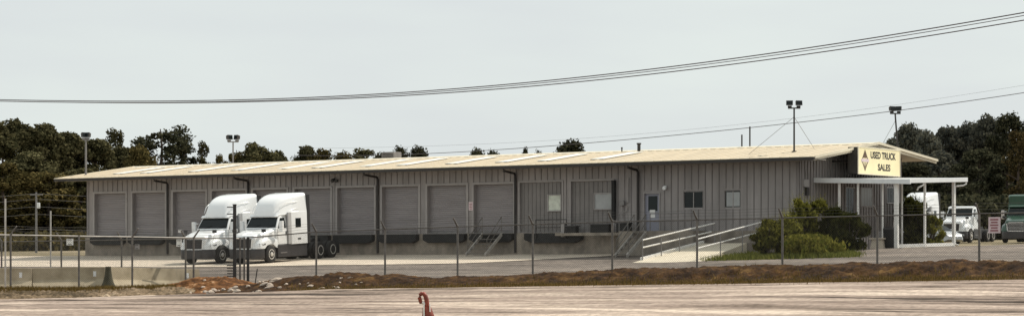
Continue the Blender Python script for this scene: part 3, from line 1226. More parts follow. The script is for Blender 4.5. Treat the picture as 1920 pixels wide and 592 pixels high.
# small dark equipment standing on the dock edge
a0 = onb(1047, 0, -.7)[0]
GR = empty("dock_rail", (*xy(a0, -.5), CZ + H0), ROT, "dark pipe guard with upright tank below the pale window panel", "guard rail")
mb = MB()
mb.tube([(-1.7, .0, 2.0), (.4, .0, 2.0), (.4, .0, .9)], .03, 6)
mb.tube([(-1.7, .0, 1.55), (.4, .0, 1.55)], .025, 6)
mb.tube([(-1.7, .0, 2.0), (-1.7, .0, .9)], .03, 6)
mb.build("pipe_rail", M['darksteel'], GR)
mb = MB()
mb.box(.1, .34, -.12, .12, 1.0, 1.75)
mb.build("gauge_box", M['trim'], GR, bevel=.02)
MB().box(fa(1056), fa(1150), -.85, -.46, 1.06, 1.22).build("dock_ledge", M['found'], WH)
MB().box(fa(1150), fa(1196), -.85, -.07, 1.06, 1.22).build("dock_ledge", M['found'], WH)
for px, w_, hh, lab in ((1073, .34, .36, "low black rubbish crate on the dock beside the pipe guard"), (1127, .62, .44, "wide black crate on the dock under the papered window"), (1170, .42, .5, "black crate on the dock left of the entry steps")):
    a = onb(px, 0, -.65)[0]
    r = empty("dock_crate", (*xy(a, -.65), CZ + H0 + 1.22), ROT, lab, "crate")
    mb = MB()
    mb.box(-w_, w_, -.19, .19, 0, hh)
    mb.build("crate_body", M['black'], r, bevel=.03)
    MB().box(-w_ - .03, w_ + .03, -.21, .21, hh, hh + .05).build("crate_rim", M['skirt'], r)

# ramp slab
RB0, RB1 = -10.0, -1.7
c = [onb(1186, 493, RB0), onb(1308, 492, RB0), onb(1400, 456, RB1), onb(1318, 456, RB1)]
bsr = [RB0, RB0, RB1, RB1]
zlow = th(c[0][0], RB0) + .01
RP = empty("access_ramp", (*xy(c[0][0], RB0), CZ), ROT, "pale concrete access ramp with white pipe handrails rising past the grass", "ramp")
ox = c[0][0]
vs = []
zhi = 1.27
hs = [zlow, zlow, zhi, zhi]
top = [(c[k][0] - ox, bsr[k] - RB0, hs[k] + .02) for k in range(4)]
bot = [(c[k][0] - ox, bsr[k] - RB0, hs[k] - .9) for k in range(4)]
MB().hexa(bot, top).build("ramp_slab", M['ramp'], RP)
# upper landing joining the ramp to the door landing
a_l = onb(1300, 0, -1.45)[0]
mb = MB()
mb.box(a_l - ox, c[2][0] - ox, RB1 - RB0 + .003, -.07 - RB0, .2, zhi + .02)
mb.build("top_landing", M['found'], RP)
cu = MB()
p0, p1 = Vector(top[0]), Vector(top[3])
for (q0, q1) in ((0, 3),):
    A_, B_ = Vector(top[q0]), Vector(top[q1])
    A_ = A_.lerp(B_, .12)
    d = (B_ - A_)
    side = Vector((d.y, -d.x, 0)).normalized() * .08
    cu.hexa([A_ - side, A_ + side, B_ + side, B_ - side], [A_ - side + Vector((0, 0, .14)), A_ + side + Vector((0, 0, .14)), B_ + side + Vector((0, 0, .14)), B_ - side + Vector((0, 0, .14))])
cu.build("kerb", M['whiterail'], RP)


def ramp_rail(pts_top, pts_mid, b0, b1, n, nm):
    """rails given by photo pixels of their two ends, running between b0 and b1"""
    out = []
    mb = MB()
    ends = []
    for (pA_, pB_) in (pts_top, pts_mid):
        aA, hA = onb(*pA_, b0)
        aB, hB = onb(*pB_, b1)
        A_ = Vector((aA - ox, b0 - RB0, hA))
        B_ = Vector((aB - ox, b1 - RB0, hB))
        ends.append((A_, B_))
        mb.tube([A_, B_], .04, 8)
    for k in range(n):
        t = k / (n - 1)
        p = ends[0][0].lerp(ends[0][1], t)
        zb = zlow + (zhi - zlow) * min(1, max(0, p.y / (RB1 - RB0)))
        MB().tube([p, (p.x, p.y, zb - .1)], .026, 6).build("post", M['steel'], RP)
    mb.build("handrail", M['whiterail'], RP)


ramp_rail(((1205, 449.5), (1340, 418)), ((1205, 463.5), (1334, 434)), RB0 + 1.0, RB1 - .2, 5, 0)
ramp_rail(((1308, 448), (1432, 415)), ((1308, 465), (1416, 437)), RB0 + .3, RB1 - .2, 4, 1)

# ------------------------------------------------------------------ floodlight masts
def flood(mb_parent, x, z, yaw, tilt, s=1.0):
    R = Matrix.Rotation(yaw, 4, 'Z') @ Matrix.Rotation(tilt, 4, 'X')
    prof = [(-.26, -.05, .17), (-.23, .18, .13), (-.12, .34, .08)]
    mb = MB()
    secs = []
    for w_, y, h_ in ((.27, -.16, .19), (.27, -.10, .19), (.20, .16, .15), (.09, .24, .09)):
        w_, y, h_ = w_ * s, y * s, h_ * s
        secs.append([Vector((x, 0, z)) + (R @ Vector((sx * w_, y, sz * h_))) for sx, sz in ((-1, -1), (1, -1), (1, 1), (-1, 1))])
    mb.loft(secs)
    o = mb.build("floodlight", M['darksteel'], mb_parent)
    lens = MB()
    lens.add([Vector((x, 0, z)) + (R @ Vector((sx * .23 * s, -.163 * s, sz * .15 * s))) for sx, sz in ((-1, -1), (1, -1), (1, 1), (-1, 1))], [(0, 1, 2, 3)])
    lens.build("lens", M['glass'], o)
    return o


def mast(px, py_top, base, label, lean=0.0, guys=(), heads=((-.33, .1), (.33, -.1)), r=.045, s=1.0, m='darksteel'):
    """base = (a, b, z above yard); the top at the given photo row"""
    a, b, z = base
    x, y = xy(a, b)
    ht = (HZ - py_top) / F * y - H0 - z
    o = empty("floodlight_mast", (x, y, CZ + H0 + z), 0, label, "floodlight")
    MB().tube([(0, 0, -.1), (lean, 0, ht)], [r * 1.15, r], 8).build("mast", M[m], o)
    MB().box(-.12, .12, -.12, .12, -.02, .03).build("base_plate", M[m], o)
    x0 = min(h[0] for h in heads) - .1
    x1 = max(h[0] for h in heads) + .1
    MB().box(lean + x0, lean + x1, -.035, .035, ht - .03, ht + .04).build("crossarm", M[m], o)
    for hx, yaw in heads:
        MB().box(lean + hx - .16 * s, lean + hx + .16 * s, -.02, .02, ht + .04, ht + .14).build("yoke", M[m], o)
        flood(o, lean + hx, ht + .14 + .20 * s, yaw, math.radians(-8), s)
    for (g0, g1) in guys:
        MB().tube([(lean, 0, ht * .8), g1], .012, 5).build("guy_wire", M['steel'], o)
    return o


a, b = roof_hit(1489, 285)
base = (a, b, roof_z(b) + .03)
x0_, y0_ = xy(a, b)


def guy_pt(px, py):
    a2, b2 = roof_hit(px, py)
    x2, y2 = xy(a2, b2)
    return (x2 - x0_, y2 - y0_, roof_z(b2) - roof_z(b))


mast(1489, 203, base, "dark twin floodlight on a guyed mast standing on the cream roof near its right end", guys=((0, guy_pt(1404, 290)), (0, guy_pt(1527, 280))), heads=((-.24, -.25), (.24, .3)), s=.68)
bb = BR + 3.5
a = onb(1684, 0, bb)[0]
base = (a, bb, roof_z(bb))
o_m = mast(1678, 213, base, "dark twin floodlight on a slightly leaning mast behind the box sign", lean=-.17, heads=((-.19, .5), (.21, -.5)), guys=((0, (-1.1, -.3, .1)),), s=.66)
bb = BR + 1.0
a = onb(437, 0, bb)[0]
mast(437, 266, (a, bb, roof_z(bb)), "grey twin floodlight on a short mast above the roof behind the parked tractors", heads=((-.27, .9), (.27, -.9)), s=.8, m='steel')
b_ = .8
a = onb(161, 0, b_)[0]
mast(162, 262, (max(a, -L - 1.2), b_, roof_z(b_)), "single floodlight cluster on a rusty mast at the far left end of the roof", heads=((-.12, .7), (.12, -.6)), s=.85, m='steel', r=.06)

# ------------------------------------------------------------------ trucks
def rrect(x, w, z0, z1, r, n=4, wt=None):
    """rounded top section in the plane x (y half width w, z0..z1)"""
    wt = w if wt is None else wt
    pts = [(x, -w, z0)]
    for k in range(n + 1):
        q = math.pi * (1 - k / n / 2)
        pts.append((x, -wt + r + r * math.cos(q), z1 - r + r * math.sin(q)))
    for k in range(n + 1):
        q = math.pi / 2 * (1 - k / n)
        pts.append((x, wt - r + r * math.cos(q), z1 - r + r * math.sin(q)))
    pts.append((x, w, z0))
    return pts


def wheel(parent, x, y, R=.50, w=.28, dual=False, name="wheel"):
    s = 1 if y > 0 else -1
    h = empty_part(name, (x, y, R), parent)
    mb = MB()
    mb.lathe([(R * .56, -w / 2), (R * .90, -w / 2), (R, -w / 2 + .04), (R, w / 2 - .04), (R * .90, w / 2), (R * .56, w / 2)], 'y', 24)
    if dual:
        mb.lathe([(R * .56, -s * .33 - w / 2), (R * .90, -s * .33 - w / 2), (R, -s * .33 - w / 2 + .04), (R, -s * .33 + w / 2 - .04), (R * .90, -s * .33 + w / 2), (R * .56, -s * .33 + w / 2)], 'y', 24)
    mb.build("tyre", M['tyre'], h, smooth=40)
    mb = MB()
    o_ = s * (w / 2 - (.06 if dual else .0))
    mb.lathe([(R * .575, s * -.05), (R * .575, s * (w / 2 + .004)), (R * .50, s * (w / 2 + .01)), (R * .45, o_ - s * .03), (R * .26, o_ - s * .005), (R * .22, o_ + s * .05), (R * .02, o_ + s * .06)], 'y', 20)
    mb.build("rim", M['rim'], h, smooth=40)
    return h


def empty_part(name, loc, parent):
    o = bpy.data.objects.new(name, None)
    COL.objects.link(o)
    o.parent = parent
    o.location = loc
    o.empty_display_size = .1
    return o


def truck(label, paint, sleeper=True, group=None, trim=None, box_sleeper=False):
    trim = trim or paint
    t = empty("semi_truck", (0, 0, 0), 0, label, "truck", group)
    # chassis
    xr = -7.3 if sleeper else -6.0
    mb = MB()
    for s in (-1, 1):
        mb.box(xr, .9, s * .43 - .05, s * .43 + .05, .62, .92)
    for x in (xr + .1, -4.6, -2.5, 0):
        mb.box(x, x + .12, -.38, .38, .66, .88)
    mb.build("chassis", M['black'], t)
    rear = (-5.1, -6.45) if sleeper else (-4.1, -5.4)
    mb = MB()
    for x in rear + (0,):
        mb.tube([(x, -1.0, .5), (x, 1.0, .5)], .09, 8)
    mb.build("axles", M['black'], t)
    for s in (-1, 1):
        wheel(t, 0, s * 1.04, .51, .30)
        for x in rear:
            wheel(t, x, s * 1.09, .51, .28, True)
        mb = MB()
        mb.box(rear[1] - .72, rear[1] - .70, s * .92 - .3, s * .92 + .3, .25, 1.0)
        mb.build("mud_flap", M['black'], t)
    mb = MB()
    mb.box((rear[0] + rear[1]) / 2 - .5, (rear[0] + rear[1]) / 2 + .4, -.45, .45, 1.0, 1.10)
    mb.prism([(rear[0] - 1.2, 1.1), (rear[0] - .3, 1.1), (rear[0] - .4, 1.2), (rear[0] - 1.2, 1.2)], 'y', -.42, .42)
    mb.build("fifth_wheel", M['black'], t, bevel=.02)
    # hood
    mb = MB()
    mb.loft([rrect(1.16, .62, .95, 1.50, .12), rrect(1.08, .80, .92, 1.62, .18), rrect(.70, .90, .9, 1.74, .25), rrect(.1, .96, .95, 1.86, .28), rrect(-.62, 1.02, 1.0, 1.97, .25), rrect(-.74, 1.02, 1.0, 1.98, .22)])
    mb.build("hood", paint, t, smooth=35)
    for s in (-1, 1):
        # fender with wheel arch
        top = [(1.18, .86), (1.16, 1.10), (.98, 1.28), (.66, 1.42), (.2, 1.50), (-.3, 1.50), (-.74, 1.42), (-.74, 1.0), (-.70, .86)]
        arch = [(.60 * math.cos(q), .55 + .62 * math.sin(q)) for q in [math.pi * (0.83 - .66 * k / 10) for k in range(11)]]
        poly = top + [(-.64, .86)] + [p for p in arch if p[1] > .87] + [(.64, .86)]
        mb = MB()
        n = len(poly)

        def ring(y_, k1, k2):
            return [(p[0] - k2 * max(0, p[0] - .5), s * y_, p[1] - k1 * max(0, p[1] - 1.0)) for p in poly]
        rings = [ring(.62, -.12, 0), ring(.84, 0, .04), ring(1.02, .10, .14), ring(1.10, .26, .30), ring(1.14, .48, .44)]
        vs = [p for q in rings for p in q]
        fs = [tuple(range(n)), tuple(range(4 * n, 5 * n))[::-1]]
        for k in range(4):
            fs += [(k * n + i, k * n + (i + 1) % n, (k + 1) * n + (i + 1) % n, (k + 1) * n + i) for i in range(n)]
        mb.add(vs, fs)
        mb.build("fender", paint, t, smooth=38)
        # headlight
        mb = MB()
        q_ = [(1.17, .76), (1.05, 1.06), (.86, 1.145), (.50, 1.155), (.55, .95), (.95, .72)]
        lo_ = [(x_, s * y_, 1.0 + .10 * (1.17 - x_)) for x_, y_ in q_]
        hi_ = [(x_ - .05, s * (y_ - .015), 1.14 + .09 * (1.17 - x_)) for x_, y_ in q_]
        mb.loft([lo_, hi_])
        mb.build("headlight", M['lamp'], t, bevel=.03, smooth=40)
        # bumper side
        mb = MB()
        q_ = [(1.32, .60), (1.24, .86), (1.02, 1.06), (.70, 1.15), (.62, 1.15), (.62, .60)]
        mb.prism([(x_, s * y_) for x_, y_ in q_], 'z', .30, .84)
        mb.build("bumper_corner", M['skirt'], t, bevel=.06, smooth=40)
        # hood mirror
        mb = MB()
        mb.tube([(.42, s * .92, 1.46), (.52, s * .98, 1.70), (.50, s * 1.02, 1.86)], .022, 6)
        mb.box(.44, .56, s * 1.02 - .12, s * 1.02 + .12, 1.80, 1.98)
        mb.build("hood_mirror", M['grille'], t, bevel=.02)
    mb = MB()
    mb.box(.9, 1.33, -.61, .61, .32, .80)
    mb.build("bumper", M['skirt'], t, bevel=.04)
    g = MB()
    g.prism([(-.58, .90), (.58, .90), (.64, 1.42), (.50, 1.48), (-.50, 1.48), (-.64, 1.42)], 'x', 1.12, 1.19)
    g = g.build("grille", M['grille'], t, bevel=.01)
    mb = MB()
    for k in range(5):
        z = .96 + k * .10
        mb.box(1.19, 1.205, -.55 - .01 * k, .55 + .01 * k, z, z + .025)
    mb.build("grille_bar", M['skirt'] if paint is not M['truckgreen'] else M['chrome'], g)
    mb = MB()
    for s in (-1, 1):
        mb.prism([(s * .58, .88), (s * .65, .88), (s * .71, 1.42), (s * .64, 1.42)], 'x', 1.13, 1.22)
    mb.box(1.13, 1.22, -.58, .58, .84, .90)
    mb.prism([(-.62, 1.45), (.62, 1.45), (.5, 1.53), (-.5, 1.53)], 'x', 1.13, 1.215)
    mb.build("grille_surround", trim if paint is not M['truckgreen'] else M['chrome'], g)
    # cab
    xb = -2.05
    mb = MB()
    sec = lambda x, z0, z1, w, wt, r: rrect(x, w, z0, z1, r, 4, wt)
    side = [(-.70, 1.0), (-.68, 1.98), (-1.14, 2.62), (-1.30, 2.70), (xb, 2.74), (xb, 1.0)]
    n = len(side)
    vs = []
    for s in (-1, 1):
        for x, z in side:
            w_ = 1.10 if z < 2.0 else 1.10 - .13 * (z - 2.0) / .7
            vs.append((x, s * w_, z))
    fs = [tuple(range(n))[::-1], tuple(range(n, 2 * n))] + [(i, (i + 1) % n, n + (i + 1) % n, n + i) for i in range(n)]
    mb.add(vs, fs)
    mb.build("cab", paint, t, bevel=.05, smooth=40)
    d = Vector((-1.14 + .68, 0, 2.62 - 1.98)).normalized()
    nrm = Vector((d.z, 0, -d.x))
    P0 = Vector((-.68, 0, 1.98)) + d * .05 + nrm * .004
    P1 = Vector((-.68, 0, 1.98)) + d * .73 + nrm * .004
    mb = MB()
    q0 = [P0 + Vector((0, -1.02, 0)), P0 + Vector((0, 1.02, 0)), P1 + Vector((0, .92, 0)), P1 + Vector((0, -.92, 0))]
    mb.hexa(q0, [p + nrm * .015 for p in q0])
    ws = mb.build("windshield", M['glass'], t)
    mb = MB()
    for yy in (-.5, .45):
        A_ = P0 + Vector((0, yy, 0)) + nrm * .03
        mb.tube([A_, A_ + d * .05 + Vector((0, .42, 0)) + d * .12], .012, 5)
    mb.build("wiper", M['black'], ws)
    mb = MB()
    mb.prism([(-1.02, 2.60), (-.96, 2.66), (-1.12, 2.76), (-1.5, 2.80), (-1.5, 2.72), (-1.18, 2.68)], 'y', -.98, .98)
    mb.build("sun_visor", trim, t, bevel=.02)
    for s in (-1, 1):
        mb = MB()
        y0, y1 = sorted((s * 1.098, s * 1.125))
        mb.prism([(-.80, 1.05), (-.80, 1.95), (-1.72, 1.95), (-1.72, 1.05)], 'y', y0, y1)
        dd = mb.build("door", paint, t, bevel=.01)
        mb = MB()
        q = [(-.86, s * 1.112, 1.97), (-1.62, s * 1.112, 1.97), (-1.62, s * 1.01, 2.56), (-1.22, s * 1.01, 2.56)]
        mb.hexa(q, [(p[0], p[1] + s * .012, p[2]) for p in q])
        mb.build("side_window", M['glass'], dd)
        mb = MB()
        mb.box(-1.66, -1.58, min(s * 1.125, s * 1.15), max(s * 1.125, s * 1.15), 1.55, 1.78)
        mb.build("handle", M['grille'], dd)
        mb = MB()
        mb.tube([(-.88, s * 1.12, 1.84), (-.80, s * 1.34, 1.88)], .03, 6)
        mb.tube([(-.88, s * 1.12, 2.30), (-.80, s * 1.34, 2.30)], .025, 6)
        mb.box(-.88, -.72, s * 1.38 - .12, s * 1.38 + .12, 1.76, 2.40)
        mb.build("mirror", M['white'] if paint is not M['truckgreen'] else M['chrome'], t, bevel=.03)
        # side skirts with step
        mb = MB()
        x_end = -3.75 if sleeper else -2.6
        mb.prism([(-.70, .30), (-.70, 1.0), (x_end, 1.02), (x_end, .26)], 'y', s * .75, s * 1.17)
        sk = mb.build("side_skirt", M['skirt'], t, bevel=.03)
        mb = MB()
        mb.box(-1.6, -.95, min(s * 1.165, s * 1.19), max(s * 1.165, s * 1.19), .52, .58)
        mb.build("step", M['steel'], sk)
    mb = MB()
    for s in (-1, 1):
        mb.tube([(-2.35 if not sleeper else -3.9, s * .7, .9), (-2.35 if not sleeper else -3.9, s * .7, 2.9 if not sleeper else 3.0)], .07, 8)
    mb.build("exhaust_stack", M['black'], t)
    if sleeper:
        mb = MB()
        if box_sleeper:
            mb.loft([rrect(-1.95, 1.18, 1.0, 3.45, .10), rrect(-2.1, 1.22, 1.0, 3.55, .10), rrect(-3.70, 1.22, 1.0, 3.58, .10)])
        else:
            mb.loft([rrect(-1.98, 1.12, 1.0, 2.85, .10), rrect(-2.20, 1.22, 1.0, 2.95, .12), rrect(-3.72, 1.22, 1.0, 2.95, .12)])
        sl = mb.build("sleeper", paint, t, smooth=35)
        if not box_sleeper:
            mb = MB()
            mb.loft([rrect(-1.00, .70, 2.70, 2.80, .04, 4, .62), rrect(-1.08, .84, 2.70, 3.02, .16, 4, .66), rrect(-1.24, .94, 2.70, 3.30, .24, 4, .72), rrect(-1.48, 1.02, 2.72, 3.54, .30, 4, .80), rrect(-1.85, 1.11, 2.74, 3.72, .32, 4, .90), rrect(-2.3, 1.18, 2.76, 3.84, .32, 4, 1.0), rrect(-2.9, 1.215, 2.78, 3.92, .28, 4, 1.10), rrect(-3.72, 1.22, 2.78, 3.97, .22, 4, 1.16)])
            rf_ = mb.build("roof_fairing", paint, t, smooth=40)
            for s in (-1, 1):
                MB().tube([(-1.95, s * 1.165, 2.95), (-2.4, s * 1.215, 3.04), (-2.95, s * 1.225, 3.09)], [.008, .028, .01], 6).build("crease", paint, rf_, smooth=60)
                MB().tube([(-1.20, s * .90, 2.90), (-1.40, s * .92, 3.20), (-1.85, s * 1.01, 3.42), (-2.9, s * 1.165, 3.50)], [.014, .024, .018, .01], 6).build("crease", paint, rf_, smooth=60)
        for s in (-1, 1):
            mb = MB()
            y0, y1 = sorted((s * 1.215, s * 1.235))
            mb.box(-3.06, -2.50, y0, y1, 1.97, 2.50)
            w_ = mb.build("side_window", M['glass'], sl, bevel=.005)
            mb = MB()
            mb.box(-3.02, -2.72, y0, y1, 1.25, 1.34)
            mb.build("hatch_latch", M['grille'], sl)
            mb = MB()
            y0, y1 = sorted((s * 1.10, s * 1.20))
            mb.box(-2.12, -1.78, y0, y1 - 0.0, 1.02, 2.86)
            mb.build("gap_fairing", M['gap_shade'] if paint is M['truckwhite'] else paint, t, bevel=.02)
            mb = MB()
            y0, y1 = sorted((s * 1.12, s * 1.215))
            mb.box(-4.05, -3.73, y0, y1, 1.0, 3.85 if not box_sleeper else 3.5)
            mb.build("side_extender", M['black'], t)
    else:
        mb = MB()
        mb.box(-2.10, -2.06, -.8, .8, 1.9, 2.5)
        mb.build("rear_window", M['glass'], t)
        for s in (-1, 1):
            mb = MB()
            y0, y1 = sorted((s * 1.098, s * 1.118))
            mb.box(-1.98, -1.80, y0, y1, 1.95, 2.45)
            mb.build("quarter_window", M['glass'], t)
    return t


def place(t, px, Y, fx, axle=6.0):
    """driver-side front wheel at photo column px, depth Y; fx = sideways part of its heading"""
    fwd = Vector((-fx, -math.sqrt(1 - fx * fx), 0))
    left = Vector((-fwd.y, fwd.x, 0))
    w = Vector((aty(px, Y), Y, 0))
    p = w - left * 1.04
    z0 = ground_z(p.x, p.y)
    q = p - fwd * axle
    z1 = ground_z(q.x, q.y)
    t.location = (p.x, p.y, z0 + .025)
    pitch = math.atan2(z1 - z0, axle)
    t.rotation_euler = Euler((0, pitch, math.atan2(fwd.y, fwd.x)), 'XYZ')
    return t


t2 = truck("white sleeper tractor nearer the roll-up doors, with rear axles in view", M['truckwhite'], group="white sleeper tractors")
place(t2, 506, 140, .48)
t1 = copy_tree(t2)
t1["label"] = "leftmost white sleeper tractor parked half behind the other white tractor"
place(t1, 414, 141.5, .48)
t3 = copy_tree(t2)
t3["label"] = "far white sleeper tractor mostly hidden behind the dark shrub at the canopy"
place(t3, 1728, 190, .48)
t4 = truck("white day cab truck without sleeper parked right of the canopy", M['truckwhite'], False)
place(t4, 1818, 186, .48, 5)
t5 = truck("dark green truck with green sleeper and bright grille at the right edge", M['truckgreen'], True, box_sleeper=True)
place(t5, 1938, 178, .40)

# silver car
def car(label):
    c = empty("parked_car", (0, 0, 0), 0, label, "car")
    mb = MB()
    secs = []
    for x, w_, z0, z1 in ((2.25, .62, .38, .62), (2.12, .78, .28, .74), (1.5, .88, .22, .90), (.9, .90, .22, .98), (0, .91, .22, .98), (-1.3, .90, .22, 1.0), (-2.0, .84, .28, .98), (-2.25, .70, .42, .88)):
        secs.append(rrect(x, w_, z0, z1, .10, 4, w_ - .04))
    mb.loft(secs)
    mb.build("body", M['silver'], c, smooth=35)
    mb = MB()
    mb.loft([rrect(1.0, .78, .95, 1.0, .02, 4, .76), rrect(.35, .78, .95, 1.34, .08, 4, .64), rrect(-.1, .78, .95, 1.44, .10, 4, .62), rrect(-.9, .78, .95, 1.43, .10, 4, .62), rrect(-1.4, .78, .95, 1.28, .08, 4, .64), rrect(-1.9, .76, .95, 1.0, .02, 4, .74)])
    mb.build("roof", M['silver'], c, smooth=35)
    for s in (-1, 1):
        mb = MB()
        q = [(.72, s * .775, 1.0), (-1.55, s * .775, 1.0), (-1.2, s * .672, 1.34), (.15, s * .672, 1.34)]
        mb.hexa(q, [(p[0], p[1] + s * .03, p[2]) for p in q])
        mb.build("side_window", M['glass'], c)
        mb = MB()
        mb.prism([(2.2, .62), (2.17, .72), (1.75, .80), (1.8, .68)], 'y', s * .62, s * .85)
        mb.build("headlight", M['lamp'], c, bevel=.02)
        MB().box(.62, .78, s * .93 - .1, s * .93 + .1, .98, 1.12).build("mirror", M['silver'], c, bevel=.02)
        for x in (1.38, -1.38):
            wheel(c, x, s * .80, .33, .22)
    mb = MB()
    q = [(.98, -.70, 1.0), (.98, .70, 1.0), (.36, .56, 1.335), (.36, -.56, 1.335)]
    mb.hexa(q, [(p[0] + .03, p[1], p[2] + .03) for p in q])
    mb.build("windshield", M['glass'], c)
    return c


cr_ = car("silver sedan half hidden by the yellow-green bush beside the white canopy post")
X, Y = aty(1752, 166), 166
cr_.location = (X, Y, ground_z(X, Y) + .02)
cr_.rotation_euler = (0, 0, math.radians(-62))

# ------------------------------------------------------------------ fences
def fence(name, pts, label, arm_dir, skip_arm=(), mesh_bot=.05, fh=1.83, arm=True, flat=None, dark=()):
    """pts: post feet in world coordinates (x, y, ground z)"""
    o0 = pts[0]
    r = empty(name, o0, 0, label, "fence")
    loc = [Vector((p[0] - o0[0], p[1] - o0[1], p[2] - o0[2])) for p in pts]
    ad = Vector(arm_dir)
    tops = []
    for i, p in enumerate(loc):
        rr = .034 if i not in dark else .05
        post = MB().tube([p + Vector((0, 0, -.5)), p + Vector((0, 0, fh + .03))], rr, 8).build("post", M['galv'] if i not in dark else M['darksteel'], r, smooth=50)
        if i not in skip_arm and arm:
            tip = p + Vector((0, 0, fh + .02)) + ad * .24 + Vector((0, 0, .27))
            MB().tube([p + Vector((0, 0, fh)), tip], [.034, .024], 8).build("barb_arm", M['galv'], post, smooth=50)
    mb = MB()
    for i in range(len(loc) - 1):
        mb.tube([loc[i] + Vector((0, 0, fh)), loc[i + 1] + Vector((0, 0, fh))], .022, 6)
    mb.build("top_rail", M['galvlight'] if flat else M['galv'], r)
    if arm:
        for k in (.36, .68, .98):
            mb = MB()
            for i in range(len(loc) - 1):
                o_ = Vector((0, 0, fh + .02)) + (ad * .24 + Vector((0, 0, .27))) * k
                mb.tube([loc[i] + o_, (loc[i] + loc[i + 1]) / 2 + o_ - Vector((0, 0, .02)), loc[i + 1] + o_], .0035, 4)
            mb.build("barbed_wire", M['wire'], r)
    # woven wire: two families of diagonal wires
    V, FS = [], []
    P = .075
    s = 0
    for i in range(len(loc) - 1):
        A_, B_ = loc[i], loc[i + 1]
        Ln = (Vector((B_.x - A_.x, B_.y - A_.y, 0))).length
        dh = Vector((B_.x - A_.x, B_.y - A_.y, 0)) / Ln
        nn = Vector((-dh.y, dh.x, 0))
        Hm = fh - mesh_bot

        def pt(u_, z_, off):
            g = A_.z + (B_.z - A_.z) * u_ / Ln
            return Vector((A_.x, A_.y, 0)) + dh * u_ + Vector((0, 0, g + mesh_bot + z_)) + nn * off
        for fam in (1, -1):
            k = -int(Hm / P) - 1
            while k * P < Ln + Hm:
                u0 = k * P
                # wire u = u0 + fam*z (fam 1) or u = u0 + (Hm - z)
                if fam == 1:
                    z0_, z1_ = max(0, -u0), min(Hm, Ln - u0)
                    f = lambda z_: u0 + z_
                else:
                    z0_, z1_ = max(0, u0 + Hm - Ln), min(Hm, u0 + Hm)
                    f = lambda z_: u0 + Hm - z_
                if z1_ - z0_ > .05:
                    a_, b_ = pt(f(z0_), z0_, .004 * fam + .03), pt(f(z1_), z1_, .004 * fam + .03)
                    w_ = .0030
                    n0 = len(V)
                    for q in (a_, b_):
                        V.extend([tuple(q + dh * w_), tuple(q - dh * w_ * .5 + nn * w_ * .87), tuple(q - dh * w_ * .5 - nn * w_ * .87)])
                    FS.extend([(n0, n0 + 1, n0 + 4, n0 + 3), (n0 + 1, n0 + 2, n0 + 5, n0 + 4), (n0 + 2, n0, n0 + 3, n0 + 5)])
                k += 1
    link(bpy.data.objects.new("chain_link_mesh", raw_mesh("chain_link_mesh", V, FS, M['wire'])), r)
    return r


def fence_foot(px):
    a = onb(px, 0, BF)[0]
    x, y = xy(a, BF)
    return (x, y, CZ + interp(HF, a))


main_px = [465, 593, 722, 858, 999, 1148, 1307, 1467, 1645, 1836, 2040]
fence("chain_link_fence", [fence_foot(p) for p in main_px], "long chain-link fence with slanted barbed wire arms running past the whole yard to the right", (-B[0], -B[1], 0), skip_arm=(0,), dark=(0,))
fence("yard_fence", [fence_foot(p) for p in (-115, 3, 115, 228, 348, 458)], "chain-link fence with left-leaning arms standing behind the concrete barriers", (-B[0], -B[1], 0), skip_arm=(5,))
# return fence, left foreground
P1 = Vector(fence_foot(465))
P0 = Vector((aty(20, 80.6), 80.6, 0))
P0.z = CZ + 60 / F * 80.6 - 1.83
P1.z = CZ + 53 / F * P1.y - 1.83


def ret(px):
    r = (px - 960) / F
    d = P1 - P0
    t = (P0.x - r * P0.y) / (r * d.y - d.x)
    return P0 + d * t


fence("return_fence", [tuple(ret(p)) for p in (-110, 20, 148, 248, 363, 450)], "chain-link fence with bright top rail and right-leaning arms before the concrete barriers", (.9, -.3, 0), skip_arm=(2, 5), flat=True)
# gate post with rungs
gp = ret(440)
GP = empty("gate_post", tuple(gp), 0, "tall dark steel gate post with short rungs where the fences meet", "gate post")
ht = (HZ - 384) / F * gp.y + CZ - gp.z
MB().box(-.055, .055, -.055, .055, -.4, ht).build("post", M['darksteel'], GP)
MB().box(-.07, .07, -.07, .07, ht, ht + .03).build("cap", M['darksteel'], GP)
for py in (388, 401, 497, 502, 507, 512, 517, 522):
    z = (HZ - py) / F * gp.y + CZ - gp.z
    MB().tube([(-.055, 0, z), (-.27, -.02, z)], .02, 6).build("rung", M['darksteel'], GP)
# thin rods
for px, y0, y1, lab in ((10, 372, 541, "thin pale metal rod rising above the fence at the left edge"), (95, 395, 500, "thin pale metal rod standing behind the left concrete barrier")):
    Yp = 82.5 if px < 50 else 96
    x = aty(px, Yp)
    z1 = CZ + (HZ - y0) / F * Yp
    z0 = CZ + (HZ - y1) / F * Yp - .3
    o = MB().tube([(0, 0, 0), (0, 0, z1 - z0)], .03, 8).build("metal_rod", M['galvlight'])
    o.location = (x, Yp, z0)
    tag(o, lab, "pole")
x, Yp = aty(476, 84.0), 84.0
o = MB().tube([(0, 0, -.2), (.12, .0, .62)], .02, 6).build("leaning_stake", M['darksteel'])
o.location = (x, Yp, CZ - .68)
tag(o, "short dark stake leaning in the rubble beside the gate post", "stake")


def plate(px, py, w, h, Y, label, rows=3, m='paper', ink='ink', toward=None):
    x = aty(px, Y)
    z = CZ + (HZ - py) / F * Y
    r = empty("notice_plate", (x, Y, z), ROT if toward is None else toward, label, "notice")
    MB().box(-w / 2, w / 2, -.008, .008, -h / 2, h / 2).build("plate", M[m], r)
    mb = MB()
    for k in range(rows):
        zz = h * (.34 - .68 * k / max(1, rows - 1))
        ww = w * (.34 if k % 2 == 0 else .28)
        mb.box(-ww, ww, -.012, -.0085, zz - h * .045, zz + h * .045)
    mb.build("lettering", M[ink], r)["kind"] = "stuff"
    return r


